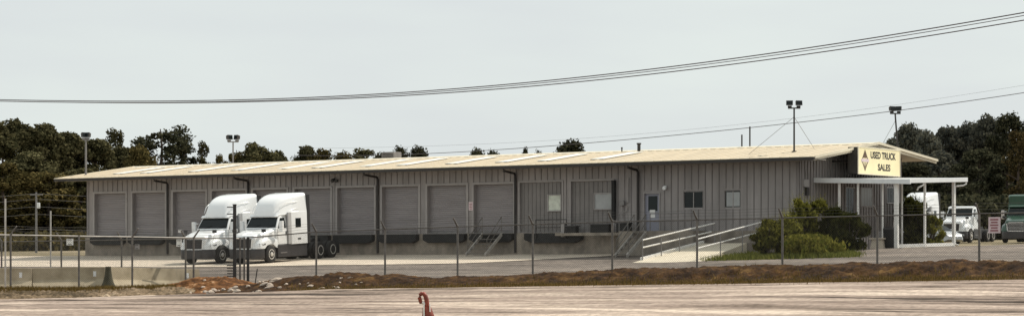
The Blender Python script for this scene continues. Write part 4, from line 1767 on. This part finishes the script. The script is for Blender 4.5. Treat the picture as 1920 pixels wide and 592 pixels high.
yf = lambda px: CY + onb(px, 0, BF)[0] * U[1] + BF * B[1]
plate(1864.5, 421.5, .36, .46, yf(1864) - .10, "faded pink notice board wired to the fence in front of the green truck", 5, 'pinkpaper', 'redink')
plate(131, 453, .34, .24, yf(131) - .08, "small white notice on the fence left of the warehouse corner", 2)
plate(257, 462, .20, .17, ret(257).y - .08, "small grey notice on the return fence below the second roll-up door", 2, 'trim')
plate(336, 455, .26, .26, yf(336) - .08, "small white notice on the fence in front of the leftmost tractor", 2)
plate(337, 433, .14, .10, yf(337) - .08, "tiny white tag on the fence top left of the leftmost tractor", 1)

# ------------------------------------------------------------------ concrete barriers
PROF = [(-.32, -.2), (-.36, .12), (-.14, .38), (-.075, .81), (.075, .81), (.14, .38), (.36, .12), (.32, -.2)]


def barrier(pL, yL, pR, yR, topL, topR, label):
    A_ = Vector((aty(pL, yL), yL, CZ + (HZ - topL) / F * yL - .81))
    B_ = Vector((aty(pR, yR), yR, CZ + (HZ - topR) / F * yR - .81))
    d = B_ - A_
    Ln = Vector((d.x, d.y, 0)).length
    r = empty("concrete_barrier", tuple(A_), math.atan2(d.y, d.x), label, "barrier", "concrete barriers behind the return fence")
    mb = MB()
    secs = []
    n = 12
    for k in range(n + 1):
        t = k / n
        x = Ln * t
        secs.append([(x, y, z + d.z * t) for y, z in PROF])
    mb.loft(secs)
    mb.build("barrier_body", M['barrier'], r, bevel=.015)
    mb = MB()
    x = Ln * .86
    mb.box(x - .05, x + .05, -.135, -.105, .48 + d.z * .86, .66 + d.z * .86)
    mb.build("reflector", M['white'], r)
    return r


barrier(-90, 84.2, 60, 84.6, 502, 502, "concrete barrier at the left edge behind the fence")
barrier(60.5, 84.65, 196, 85.2, 502, 499.5, "concrete barrier just left of the dark tapered barrier end behind the fence")
barrier(197, 85.0, 371, 88.3, 500, 504, "weathered concrete barrier ending beside the red soil pile")

Ys = 84.2  # dark end of the right barrier, added as a separate tapered piece
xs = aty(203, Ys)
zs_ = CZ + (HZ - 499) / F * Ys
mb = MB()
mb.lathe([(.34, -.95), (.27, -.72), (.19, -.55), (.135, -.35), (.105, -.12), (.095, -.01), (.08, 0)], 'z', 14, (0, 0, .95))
ST = mb.build("dark_barrier_end", M['barrier_end'], smooth=50)
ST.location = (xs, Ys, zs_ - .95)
tag(ST, "dark tapered barrier end flaring at its foot between two concrete barriers", "barrier_end")

# ------------------------------------------------------------------ delineator cone in the foreground
Yc = 18.0
xc = aty(797, Yc)
CN_ = empty("traffic_delineator", (xc, Yc, 0.0), 0, "orange and white traffic delineator with a loop handle standing in the road foreground", "traffic cone")
ztop = CZ + (HZ - 548) / F * Yc
mb = MB()
mb.box(-.17, .17, -.17, .17, 0, .05)
mb.build("base", M['black'], CN_, bevel=.02)
k_ = F / Yc  # px per metre
cx0 = lambda px: (px - 797) / k_
zz = lambda py: CZ + (HZ - py) / F * Yc
mb = MB()
mb.tube([(.02, 0, .05), (.022, 0, .5), (cx0(803), 0, zz(592)), (cx0(801.5), 0, zz(583)), (cx0(799.5), 0, zz(574))], [.075, .06, .047, .038, .030], 14)
mb.build("stem", M['orange'], CN_, smooth=50)
mb = MB()
mb.tube([(.022, 0, .30), (.022, 0, .42)], [.069, .065], 14)
mb.build("reflective_band", M['reflect'], CN_, smooth=50)
mb = MB()
mb.tube([(cx0(802.5), 0, zz(591)), (cx0(801.5), 0, zz(583)), (cx0(800.3), 0, zz(577))], [.048, .041, .036], 14)
sl_ = mb
# half sleeve: two pale tape strips either side of the orange front
for s0, s1, ps in ((794.2, 797.0, (570, 595)), (805.6, 807.6, (568, 584))):
    q = MB()
    q.hexa([(cx0(s0), -.046, zz(ps[1])), (cx0(s1), -.05, zz(ps[1])), (cx0(s1), -.02, zz(ps[1])), (cx0(s0), -.02, zz(ps[1]))],
           [(cx0(s0 - .8), -.036, zz(ps[0])), (cx0(s1 - .8), -.04, zz(ps[0])), (cx0(s1 - .8), -.01, zz(ps[0])), (cx0(s0 - .8), -.01, zz(ps[0]))])
    q.build("reflective_tape", M['reflect'], CN_, bevel=.003)
mb = MB()
pts = []
loop = [(799.5, 577), (800.5, 569), (799.8, 561), (797.8, 554), (794.6, 550), (790.8, 549.5), (787.6, 552), (786.6, 557), (788.0, 563), (789.8, 568.5)]
mb.tube([(cx0(p), 0, zz(q)) for p, q in loop], [.019, .018, .017, .016, .0155, .015, .015, .0145, .0135, .012], 8)
mb.build("handle", M['orange'], CN_, smooth=60)
mb = MB()
mb.tube([(cx0(789.8), 0, zz(568)), (cx0(793), 0, zz(566.5)), (cx0(798), 0, zz(570))], [.008, .011, .012], 8)
mb.build("handle_tape", M['reflect'], CN_, smooth=60)
mb = MB()
mb.tube([(cx0(789.4), 0, zz(548.6)), (cx0(792.6), 0, zz(547.6))], .008, 8)
mb.build("handle_tip", M['reflect'], CN_, smooth=60)

# ------------------------------------------------------------------ power lines
def cable(name, pts, b, r, label, group):
    mb = MB()
    P_ = []
    ctrl = sorted((onb(px, py, b) for px, py in pts))
    # smooth curve through the control points (least squares cubic)
    import numpy as np
    A_ = np.array([c_[0] for c_ in ctrl])
    Hh = np.array([c_[1] for c_ in ctrl])
    co = np.polyfit(A_, Hh, 4)
    for a in np.linspace(A_.min(), A_.max(), 60):
        P_.append((float(a), b, float(np.polyval(co, a))))
    mb.tube(P_, r, 5)
    o = mb.build(name, M['cable'])
    o.location = (CX, CY, CZ)
    o.rotation_euler = (0, 0, ROT)
    tag(o, label, "cable", group)
    return o


up = [(-120, 184.5), (0, 187), (120, 189), (220, 190), (400, 189), (560, 183.5), (720, 175), (960, 157.5), (1200, 133), (1440, 102), (1700, 60), (1920, 24), (2040, 3)]
cable("power_cable", up, -60, .015, "uppermost of three dark cables sweeping across the sky", "cables across the sky")
cable("power_cable", [(p, y + 2.5 + max(0, (p - 500) / 1420 * 3)) for p, y in up], -60.4, .010, "middle of three dark cables sweeping across the sky", "cables across the sky")
cable("power_cable", [(p, y + 2.8 + max(0, (p - 300) / 1620 * 11.5)) for p, y in up], -60.2, .014, "lowest of three dark cables sweeping across the sky", "cables across the sky")
lw = [(560, 291), (800, 288), (990, 277), (1200, 258.5), (1440, 236.5), (1660, 210.5), (1920, 173), (2050, 153)]
cable("power_cable", lw, 25, .022, "single thin cable dropping behind the two floodlight masts", "cables behind the warehouse")
cable("power_cable", [(560, 278), (800, 274), (990, 265), (1240, 249), (1440, 226), (1660, 200), (1920, 160), (2050, 138)], 27, .006, "faint hair-thin cable just above the single thin cable", "cables behind the warehouse")
# background pole and its wires at far left
Yp = 196.0
x = aty(68, Yp)
zg = ground_z(x, Yp)
zt = CZ + (HZ - 360) / F * Yp
UP = empty("utility_pole", (x, Yp, zg), 0, "slender grey utility pole before the dark trees at far left", "utility pole")
MB().tube([(0, 0, -.3), (0, 0, zt - zg)], [.10, .07], 8).build("pole", M['steel'], UP)
MB().box(.05, .3, -.1, .1, (zt - zg) - 1.3, (zt - zg) - .85).build("transformer", M['white'], UP, bevel=.04)
MB().box(-.5, .5, -.05, .05, (zt - zg) - .25, (zt - zg) - .13).build("crossarm", M['steel'], UP)
for k, dz in enumerate((.10, .55, 1.15, 1.75, 2.9, 3.4)):
    mb = MB()
    pts = []
    for i in range(13):
        t = i / 12
        X_ = x + (t - .45) * 14
        q = abs(t - .45)
        pts.append((X_ - x, (t - .45) * -6, zt - zg - dz - q * 1.1 + q * q * .7))
    mb.tube(pts, .011, 4)
    lab = ["topmost", "second highest", "third highest", "fourth highest", "fifth highest", "lowest"][k]
    o = mb.build("utility_wire", M['steel'])
    o.location = UP.location
    tag(o, f"{lab} sagging wire at the slender grey utility pole before dark trees", "wire", "wires at the far left pole")

# ------------------------------------------------------------------ vegetation
def crown(name, m, H, W, seed, z0=.28, n_clump=46, leaves=95, leaf=.34, style='oval', up=0.0, clump=.18, sprig=False):
    r = random.Random(seed)
    V, FS = [], []
    for c in range(n_clump):
        # envelope
        while True:
            t = r.random()
            if style == 'pine':
                env = .35 + .65 * math.sin(math.pi * min(1, .15 + .85 * t)) * (1 - .25 * t)
                env *= r.uniform(.6, 1.1)
            elif style == 'cone':
                env = max(.18, 1.05 - t * .9)
            elif style == 'flat':
                env = math.sqrt(max(0, 1 - (2 * t - .75) ** 2 / 1.8))
            else:
                env = math.sqrt(max(.05, 1 - abs(2 * t - .95) ** 2.8))
            break
        q = r.random() * 2 * math.pi
        rad = env * W / 2 * math.sqrt(r.uniform(.10, 1)) * .92
        cz_ = H * (z0 + (1 - z0) * t * .93)
        cc = Vector((rad * math.cos(q), rad * math.sin(q), cz_))
        cr_ = W * clump * r.uniform(.6, 1.25)
        shade = r.random()
        for k in range(leaves):
            d = Vector((r.gauss(0, 1), r.gauss(0, 1), r.gauss(0, 1)))
            d.normalize()
            p = cc + Vector((d.x, d.y, d.z * .75)) * cr_ * r.uniform(.45, 1.0)
            if p.z > H:
                p.z = H - r.random() * .3
            nrm = (d + Vector((r.gauss(0, .6), r.gauss(0, .6), r.gauss(0, .6) + up))).normalized()
            e1 = nrm.cross(Vector((r.gauss(0, 1), r.gauss(0, 1), r.gauss(0, 1)))).normalized()
            if sprig:
                e1 = Vector((r.gauss(0, .55) + d.x * .4, r.gauss(0, .55) + d.y * .4, 1)).normalized()
            e2 = nrm.cross(e1)
            s = leaf * r.uniform(.6, 1.25) * (1.5 if sprig else 1)
            n0 = len(V)
            V += [tuple(p - e1 * s * .5), tuple(p + e2 * s * .32), tuple(p + e1 * s * .5), tuple(p - e2 * s * .32)]
            FS.append((n0, n0 + 1, n0 + 2, n0 + 3))
    return raw_mesh(name, V, FS, m)


def trunk_mesh(H, W, seed, n=7, z0=.28):
    r = random.Random(seed)
    mb = MB()
    rr = H * .016
    pts = [(r.uniform(-.1, .1) * k / 3, r.uniform(-.1, .1) * k / 3, H * .92 * k / 6) for k in range(7)]
    pts[0] = (0, 0, -.6)
    mb.tube(pts, [rr * 1.35, rr * 1.1, rr, rr * .85, rr * .65, rr * .45, rr * .2], 8)
    for k in range(n):
        z = H * (z0 + (.85 - z0) * k / n)
        q = r.random() * 6.28
        l = W * .42 * (1 - .4 * k / n)
        c = Vector((math.cos(q), math.sin(q), 0))
        b0 = Vector((0, 0, z))
        mb.tube([b0, b0 + c * l * .5 + Vector((0, 0, l * .25)), b0 + c * l + Vector((0, 0, l * .4))], [rr * .45, rr * .3, rr * .1], 6)
    return mb.mesh("trunk", M['bark'], 50)


KIND = {}


def kind(nm, m, H, W, style, **kw):
    KIND[nm] = [(crown("crown", M[m], H, W, 31 + 7 * k + len(KIND) * 101, style=style, **kw), trunk_mesh(H, W, 5 + k, z0=kw.get('z0', .28)), H, W) for k in range(2)]


kind('pine', 'pine', 14, 6.0, 'oval', n_clump=105, leaves=120, leaf=.42, z0=.10, clump=.15)
kind('dark', 'darkpine', 15, 6.5, 'flat', n_clump=64, leaves=120, leaf=.36, z0=.34, clump=.14)
kind('open', 'pine', 14, 4.5, 'pine', n_clump=50, leaves=85, leaf=.32, z0=.25, clump=.14)
kind('broad', 'broad', 11, 6.0, 'oval', n_clump=80, leaves=120, leaf=.38, z0=.06, clump=.17)
kind('oak', 'bluegreen', 14, 7.0, 'oval', n_clump=120, leaves=125, leaf=.42, z0=.10, clump=.14)
kind('oakdark', 'darkpine', 14, 7.0, 'oval', n_clump=100, leaves=120, leaf=.40, z0=.12, clump=.15)
kind('russet', 'brown', 12, 5.0, 'pine', n_clump=64, leaves=80, leaf=.32, z0=.10, clump=.16)


def tree(kd, px, top, wpx, Y, label, group):
    x = aty(px, Y)
    zg = ground_z(x, Y)
    H = CZ + (HZ - top + (7 if kd != 'dark' else 3)) / F * Y - zg
    W = wpx / F * Y * (1.55 if group == GMID else 1.2)
    v = rnd.randrange(2)
    cm, tm, h0, w0 = KIND[kd][v]
    r = empty("tree", (x, Y, zg), rnd.random() * 6.28, label, "tree", group)
    sc = (W / w0, W / w0, H / h0)
    c = link(bpy.data.objects.new("crown", cm), r)
    c.scale = sc
    t = link(bpy.data.objects.new("trunk", tm), r)
    t.scale = sc
    return r


GL, GMID, GR_ = "trees behind the left end of the warehouse", "tree tops showing above the warehouse roof", "trees on the right behind the trucks"
TREES = [
    ('pine', -22, 226, 120, 236, "tall brown-green tree cut by the left edge of the photo", GL),
    ('pine', 36, 226, 100, 240, "tall brown-green tree left of the slender utility pole, highest of the left wall of trees", GL),
    ('pine', 84, 232, 80, 244, "tall tree with a narrow pointed top right above the slender utility pole", GL),
    ('pine', 128, 248, 84, 248, "brown-green tree just left of the rusty floodlight mast", GL),
    ('pine', 180, 262, 84, 250, "rounded brown-green tree just right of the rusty floodlight mast", GL),
    ('open', 216, 242, 62, 262, "open-crowned pine with sky gaps left of the big dark pine", GL),
    ('broad', 262, 270, 66, 252, "lighter olive bushy tree in front of the big dark pine", GL),
    ('dark', 300, 226, 116, 262, "big dark round-crowned pine, highest above the roof's left end", GL),
    ('dark', 345, 264, 56, 268, "smaller dark pine on the right shoulder of the big dark pine", GL),
    ('open', 380, 266, 38, 268, "slim dark pine standing alone right of the big dark pine", GL),
    ('broad', 8, 310, 120, 226, "lower dense tree in front at the left photo edge", GL),
    ('broad', 92, 322, 110, 228, "lower dense tree behind the thin metal rod", GL),
    ('pine', 150, 318, 90, 230, "lower dense tree touching the warehouse's left corner", GL),
    ('pine', 55, 285, 100, 233, "middle-height dense tree behind the slender utility pole", GL),
    ('pine', 62, 240, 70, 252, "dark tree filling the gap behind the narrow pointed tree at left", GL),
    ('pine', 4, 232, 80, 254, "dark tree standing deepest behind the left photo edge", GL),
    ('pine', 106, 250, 70, 258, "dark tree deep between the pointed tree and the rusty mast", GL),
    ('pine', 152, 262, 76, 260, "dark tree deep behind the rusty floodlight mast", GL),
    ('pine', 232, 276, 74, 258, "low brown-green tree under the open-crowned pine", GL),
    ('broad', 413, 293, 26, 300, "tiny olive tree top just left of the twin floodlight mast", GMID),
    ('broad', 440, 283, 42, 300, "olive tree top right behind the twin floodlight mast", GMID),
    ('pine', 482, 271, 62, 300, "wide ragged tree top right of the twin floodlight mast", GMID),
    ('pine', 521, 285, 42, 304, "low tree top above the nearer tractor's roof", GMID),
    ('pine', 575, 275, 44, 304, "taller left half of the tree pair above the sixth door", GMID),
    ('broad', 606, 282, 50, 302, "olive right half of the tree pair above the sixth door", GMID),
    ('broad', 641, 282, 42, 302, "smooth round olive tree top between the tree pair and the ragged tops", GMID),
    ('open', 682, 280, 54, 304, "ragged thin tree top left of the rooftop unit", GMID),
    ('oakdark', 712, 288, 40, 306, "low dark tree top touching the left side of the rooftop unit", GMID),
    ('oakdark', 749, 277, 42, 306, "dark tree top right behind the rooftop unit", GMID),
    ('oakdark', 786, 275, 42, 306, "dark rounded tree top right of the rooftop unit", GMID),
    ('oakdark', 896, 279, 36, 330, "left of two small dark tree tops above the ninth door", GMID),
    ('oakdark', 924, 283, 34, 330, "right of two small dark tree tops above the ninth door", GMID),
    ('oakdark', 986, 279, 22, 330, "tiny dark tree top left of the lone dome-shaped tree", GMID),
    ('oakdark', 1010, 283, 20, 330, "tiniest dark tree top touching the lone dome-shaped tree's left", GMID),
    ('oakdark', 1070, 263, 66, 330, "lone dome-shaped dark tree above the middle of the roof", GMID),
    ('oak', 1672, 262, 50, 266, "low grey-green tree behind the roof peak at the box sign", GR_),
    ('oak', 1703, 231, 76, 272, "round grey-green tree right behind the leaning floodlight mast", GR_),
    ('oak', 1738, 247, 64, 268, "grey-green tree in the dip right of the leaning floodlight mast", GR_),
    ('oak', 1774, 237, 72, 274, "grey-green tree above the canopy's right half", GR_),
    ('oak', 1815, 231, 74, 276, "grey-green tree above the canopy's right end", GR_),
    ('oak', 1851, 216, 68, 270, "tall grey-green tree above the white day cab truck", GR_),
    ('oakdark', 1893, 211, 78, 262, "tallest dark tree with sky gaps above the green truck", GR_),
    ('oakdark', 1945, 216, 80, 262, "dark tree cut by the right edge of the photo", GR_),
    ('oak', 1722, 244, 66, 284, "grey-green tree deep behind the round one by the leaning mast", GR_),
    ('oak', 1795, 238, 72, 286, "grey-green tree deep above the right half of the canopy", GR_),
    ('oak', 1834, 228, 66, 284, "grey-green tree deep left of the tall one above the day cab", GR_),
    ('oakdark', 1872, 226, 66, 276, "dark tree deep left of the tallest one above the green truck", GR_),
    ('oakdark', 1716, 308, 84, 240, "low dark tree behind the far white sleeper tractor", GR_),
    ('oak', 1762, 285, 84, 250, "middle-height grey-green tree just above the canopy roof", GR_),
    ('oakdark', 1785, 325, 90, 232, "low black-green tree behind the silver sedan", GR_),
    ('oakdark', 1838, 280, 96, 244, "black-green tree behind the white day cab truck", GR_),
    ('oakdark', 1888, 300, 90, 236, "black-green tree behind the green truck", GR_),
    ('russet', 1908, 246, 62, 228, "russet-brown leaning tree at the right edge above the green truck", GR_),
    ('oakdark', 1950, 300, 90, 236, "black-green tree cut low by the right photo edge", GR_),
]
for tr in TREES:
    tree(*tr)


def shrub(px, top, base, wpx, Y, m, label, seed, style='oval', leaf=.16, n=40, leaves=100, up=.3, group=None, name="shrub", clump=.17):
    x = aty(px, Y)
    zb = ground_z(x, Y)
    H = CZ + (HZ - top) / F * Y - zb
    W = wpx / F * Y * 1.12
    r = empty(name, (x, Y, zb), 0, label, "shrub", group)
    link(bpy.data.objects.new("foliage", crown("foliage", M[m], H, W, seed, z0=.08, n_clump=n, leaves=leaves, leaf=leaf, style=style, up=up, clump=clump, sprig=True)), r)
    fo = r.children[0].data
    V = [tuple(v.co) for v in fo.vertices]
    FS = [tuple(p.vertices) for p in fo.polygons]
    rr = random.Random(seed + 500)
    for k in range(170):
        q = rr.random() * 6.28
        rad = W * .5 * math.sqrt(rr.random())
        z = H * (.98 - .55 * (rad / (W * .5)) ** 2) * rr.uniform(.8, 1.0)
        base = Vector((rad * math.cos(q) * .9, rad * math.sin(q) * .9, z))
        d = Vector((math.cos(q) * rad / W + rr.gauss(0, .25), math.sin(q) * rad / W + rr.gauss(0, .25), 1)).normalized()
        l = H * rr.uniform(.10, .30)
        for j in range(11):
            p = base + d * l * (j / 10.0)
            e = Vector((rr.gauss(0, 1), rr.gauss(0, 1), rr.gauss(.4, .6))).normalized()
            sd = e.cross(d).normalized()
            ll = leaf * rr.uniform(.7, 1.2) * (1 - .07 * j)
            n0 = len(V)
            V += [tuple(p), tuple(p + e * ll * .5 + sd * ll * .2), tuple(p + e * ll), tuple(p + e * ll * .5 - sd * ll * .2)]
            FS.append((n0, n0 + 1, n0 + 2, n0 + 3))
    r.children[0].data = raw_mesh("foliage", V, FS, M[m])
    mb = MB()
    rr = random.Random(seed)
    for k in range(6):
        q = rr.random() * 6.28
        mb.tube([(0, 0, -.1), (math.cos(q) * W * .12, math.sin(q) * W * .12, H * .35), (math.cos(q) * W * .3, math.sin(q) * W * .3, H * .8)], [.04, .03, .012], 5)
    mb.build("stem", M['bark'], r)
    return r


shrub(1443, 412, 476, 60, 123.5, 'shrub', "rounded shrub at the left end of the planting beside the ramp", 3, n=36, clump=.15)
shrub(1500, 372, 476, 54, 126.0, 'shrub', "tallest ragged shrub in front of the warehouse corner", 9, n=34, leaf=.20, up=.2, clump=.15)
shrub(1535, 376, 474, 56, 126.4, 'shrub', "upright shrub just right of the tallest ragged one", 33, n=34, leaf=.20, clump=.15)
shrub(1568, 388, 472, 56, 125.6, 'darkshrub', "dark upright shrub left of the dark round one", 12, n=34, leaf=.19, clump=.15)
shrub(1592, 401, 468, 72, 124.6, 'darkshrub', "dark round shrub at the right end of the planting before the porch", 15, n=44, clump=.15)
shrub(1474, 398, 474, 52, 124.4, 'shrub', "yellow-green shrub between the rounded shrub and the tallest one", 18, n=30, clump=.15)
shrub(1522, 440, 474, 104, 121.6, 'lime', "low bright green mound of growth in front of the tallest shrub", 21, n=40, leaf=.14, up=.8, style='flat')
shrub(1710, 368, 458, 52, 138.5, 'darkshrub', "tall dark shrub behind the thick white canopy post", 24, n=54, leaf=.2)
shrub(1746, 404, 456, 42, 140.0, 'lime', "sunlit yellow-green bush left of the silver sedan", 27, n=36, leaf=.14)


def blades(name, spots, m, hgt, seed, per=14, wid=.03, spread=.25):
    r = random.Random(seed)
    V, FS = [], []
    for (x, y, z) in spots:
        for k in range(per):
            q = r.random() * 6.28
            px_, py_ = x + r.gauss(0, spread), y + r.gauss(0, spread)
            h = hgt * r.uniform(.4, 1.2)
            lx, ly = r.gauss(0, .35) * h, r.gauss(0, .35) * h
            n0 = len(V)
            V += [(px_ - math.cos(q) * wid, py_ - math.sin(q) * wid, z - .05), (px_ + math.cos(q) * wid, py_ + math.sin(q) * wid, z - .05), (px_ + lx, py_ + ly, z + h)]
            FS.append((n0, n0 + 1, n0 + 2))
    o = link(bpy.data.objects.new(name, raw_mesh(name, V, FS, m)))
    return o


# grass beside the ramp
sp = []
for k in range(420):
    px = rnd.uniform(1325, 1600)
    b = rnd.uniform(-9.6, -2.5) if px < 1420 else rnd.uniform(-9.2, -5)
    a = onb(px, 0, b)[0]
    x, y = xy(a, b)
    # keep off the ramp
    t = (b - RB0) / (RB1 - RB0)
    if a < c[1][0] + (c[2][0] - c[1][0]) * t + .25:
        continue
    sp.append((x, y, ground_z(x, y)))
tag(blades("grass", sp, M['greengrass'], .26, 3, 16, .035, .3), "green grass strip beside the ramp and under the shrubs", "grass", kind="stuff")
# dry grass at the foot and back of the dirt bank, weeds behind the left bank
sp = []
for k in range(2600):
    px = rnd.uniform(560, 1930)
    b = -57.05 + abs(rnd.gauss(0, .9))
    a = onb(px, 0, b)[0]
    x, y = xy(a, b)
    sp.append((x, y, CZ + bank(a, min(b, -52))))
tag(blades("dry_grass", sp, M['grassblade'], .10, 5, 7, .014, .3), "dry yellow grass at the foot of the dirt bank", "grass", kind="stuff")
sp = []
for k in range(900):
    sp.append(left_bank(rnd.uniform(-60, 350), rnd.gauss(.1, .35)))
tag(blades("weeds", sp, M['grassblade'], .13, 8, 10, .012, .25), "short weeds along the bank below the concrete barriers", "weeds", kind="stuff")
# brush at the foot of the left trees and under the right trees
r_ = random.Random(77)
for left, cnt, mk, lab in ((True, 260, 'broad', "olive undergrowth at the foot of the left trees"), (False, 420, 'darkpine', "dark undergrowth at the foot of the right trees")):
    V, FS = [], []
    for k in range(cnt):
        px = r_.uniform(-60, 165) if left else r_.uniform(1680, 1960)
        Y = r_.uniform(216, 240) if left else r_.uniform(218, 238)
        x = aty(px, Y)
        z = ground_z(x, Y)
        hh = r_.uniform(.6, 1.7) if left else r_.uniform(1.5, 4.2)
        for j in range(60):
            p = Vector((x + r_.gauss(0, .7), Y + r_.gauss(0, .7), z + r_.random() * hh))
            e1 = Vector((r_.gauss(0, 1), r_.gauss(0, 1), r_.gauss(0, 1))).normalized()
            e2 = e1.cross(Vector((r_.gauss(0, 1), r_.gauss(0, 1), r_.gauss(0, 1)))).normalized()
            s = r_.uniform(.15, .35)
            n0 = len(V)
            V += [tuple(p - e1 * s), tuple(p + e2 * s * .6), tuple(p + e1 * s), tuple(p - e2 * s * .6)]
            FS.append((n0, n0 + 1, n0 + 2, n0 + 3))
    tag(link(bpy.data.objects.new("undergrowth", raw_mesh("undergrowth", V, FS, M[mk]))), lab, "undergrowth", kind="stuff")

# ------------------------------------------------------------------ rubble
def rock_mesh(seed, s):
    bm = bmesh.new()
    bmesh.ops.create_icosphere(bm, subdivisions=2, radius=s)
    r = random.Random(seed)
    sc = Vector((r.uniform(.8, 1.5), r.uniform(.7, 1.1), r.uniform(.45, .8)))
    off = seed * 3.7
    for v in bm.verts:
        k = 1 + .45 * noise.noise(v.co * (1.4 / s) + Vector((off, 0, 0)))
        v.co = Vector((v.co.x * sc.x, v.co.y * sc.y, v.co.z * sc.z)) * k
    me = bpy.data.meshes.new("rubble_chunk")
    bm.to_mesh(me)
    bm.free()
    me.materials.append(M['rock'])
    return me


rms = [rock_mesh(k, 1.0) for k in range(5)]
r_ = random.Random(12)
for k in range(46):
    px = r_.choice([r_.uniform(455, 545), r_.uniform(462, 530), r_.uniform(560, 680), r_.uniform(335, 460)])
    b = r_.uniform(-56.6, -54.0)
    a = onb(px, 0, b)[0]
    x, y = xy(a, b)
    o = link(bpy.data.objects.new("rubble_chunk", rms[k % 5]))
    s = r_.uniform(.05, .15) if px < 545 else r_.uniform(.04, .09)
    o.scale = (s, s, s)
    o.location = (x, y, CZ + bank(a, b) + s * .15)
    o.rotation_euler = (r_.uniform(-.4, .4), r_.uniform(-.4, .4), r_.random() * 6.28)
    tag(o, "pale broken rubble chunk lying on the soil bank near the gate post", "rubble", "pale rubble on the soil bank")
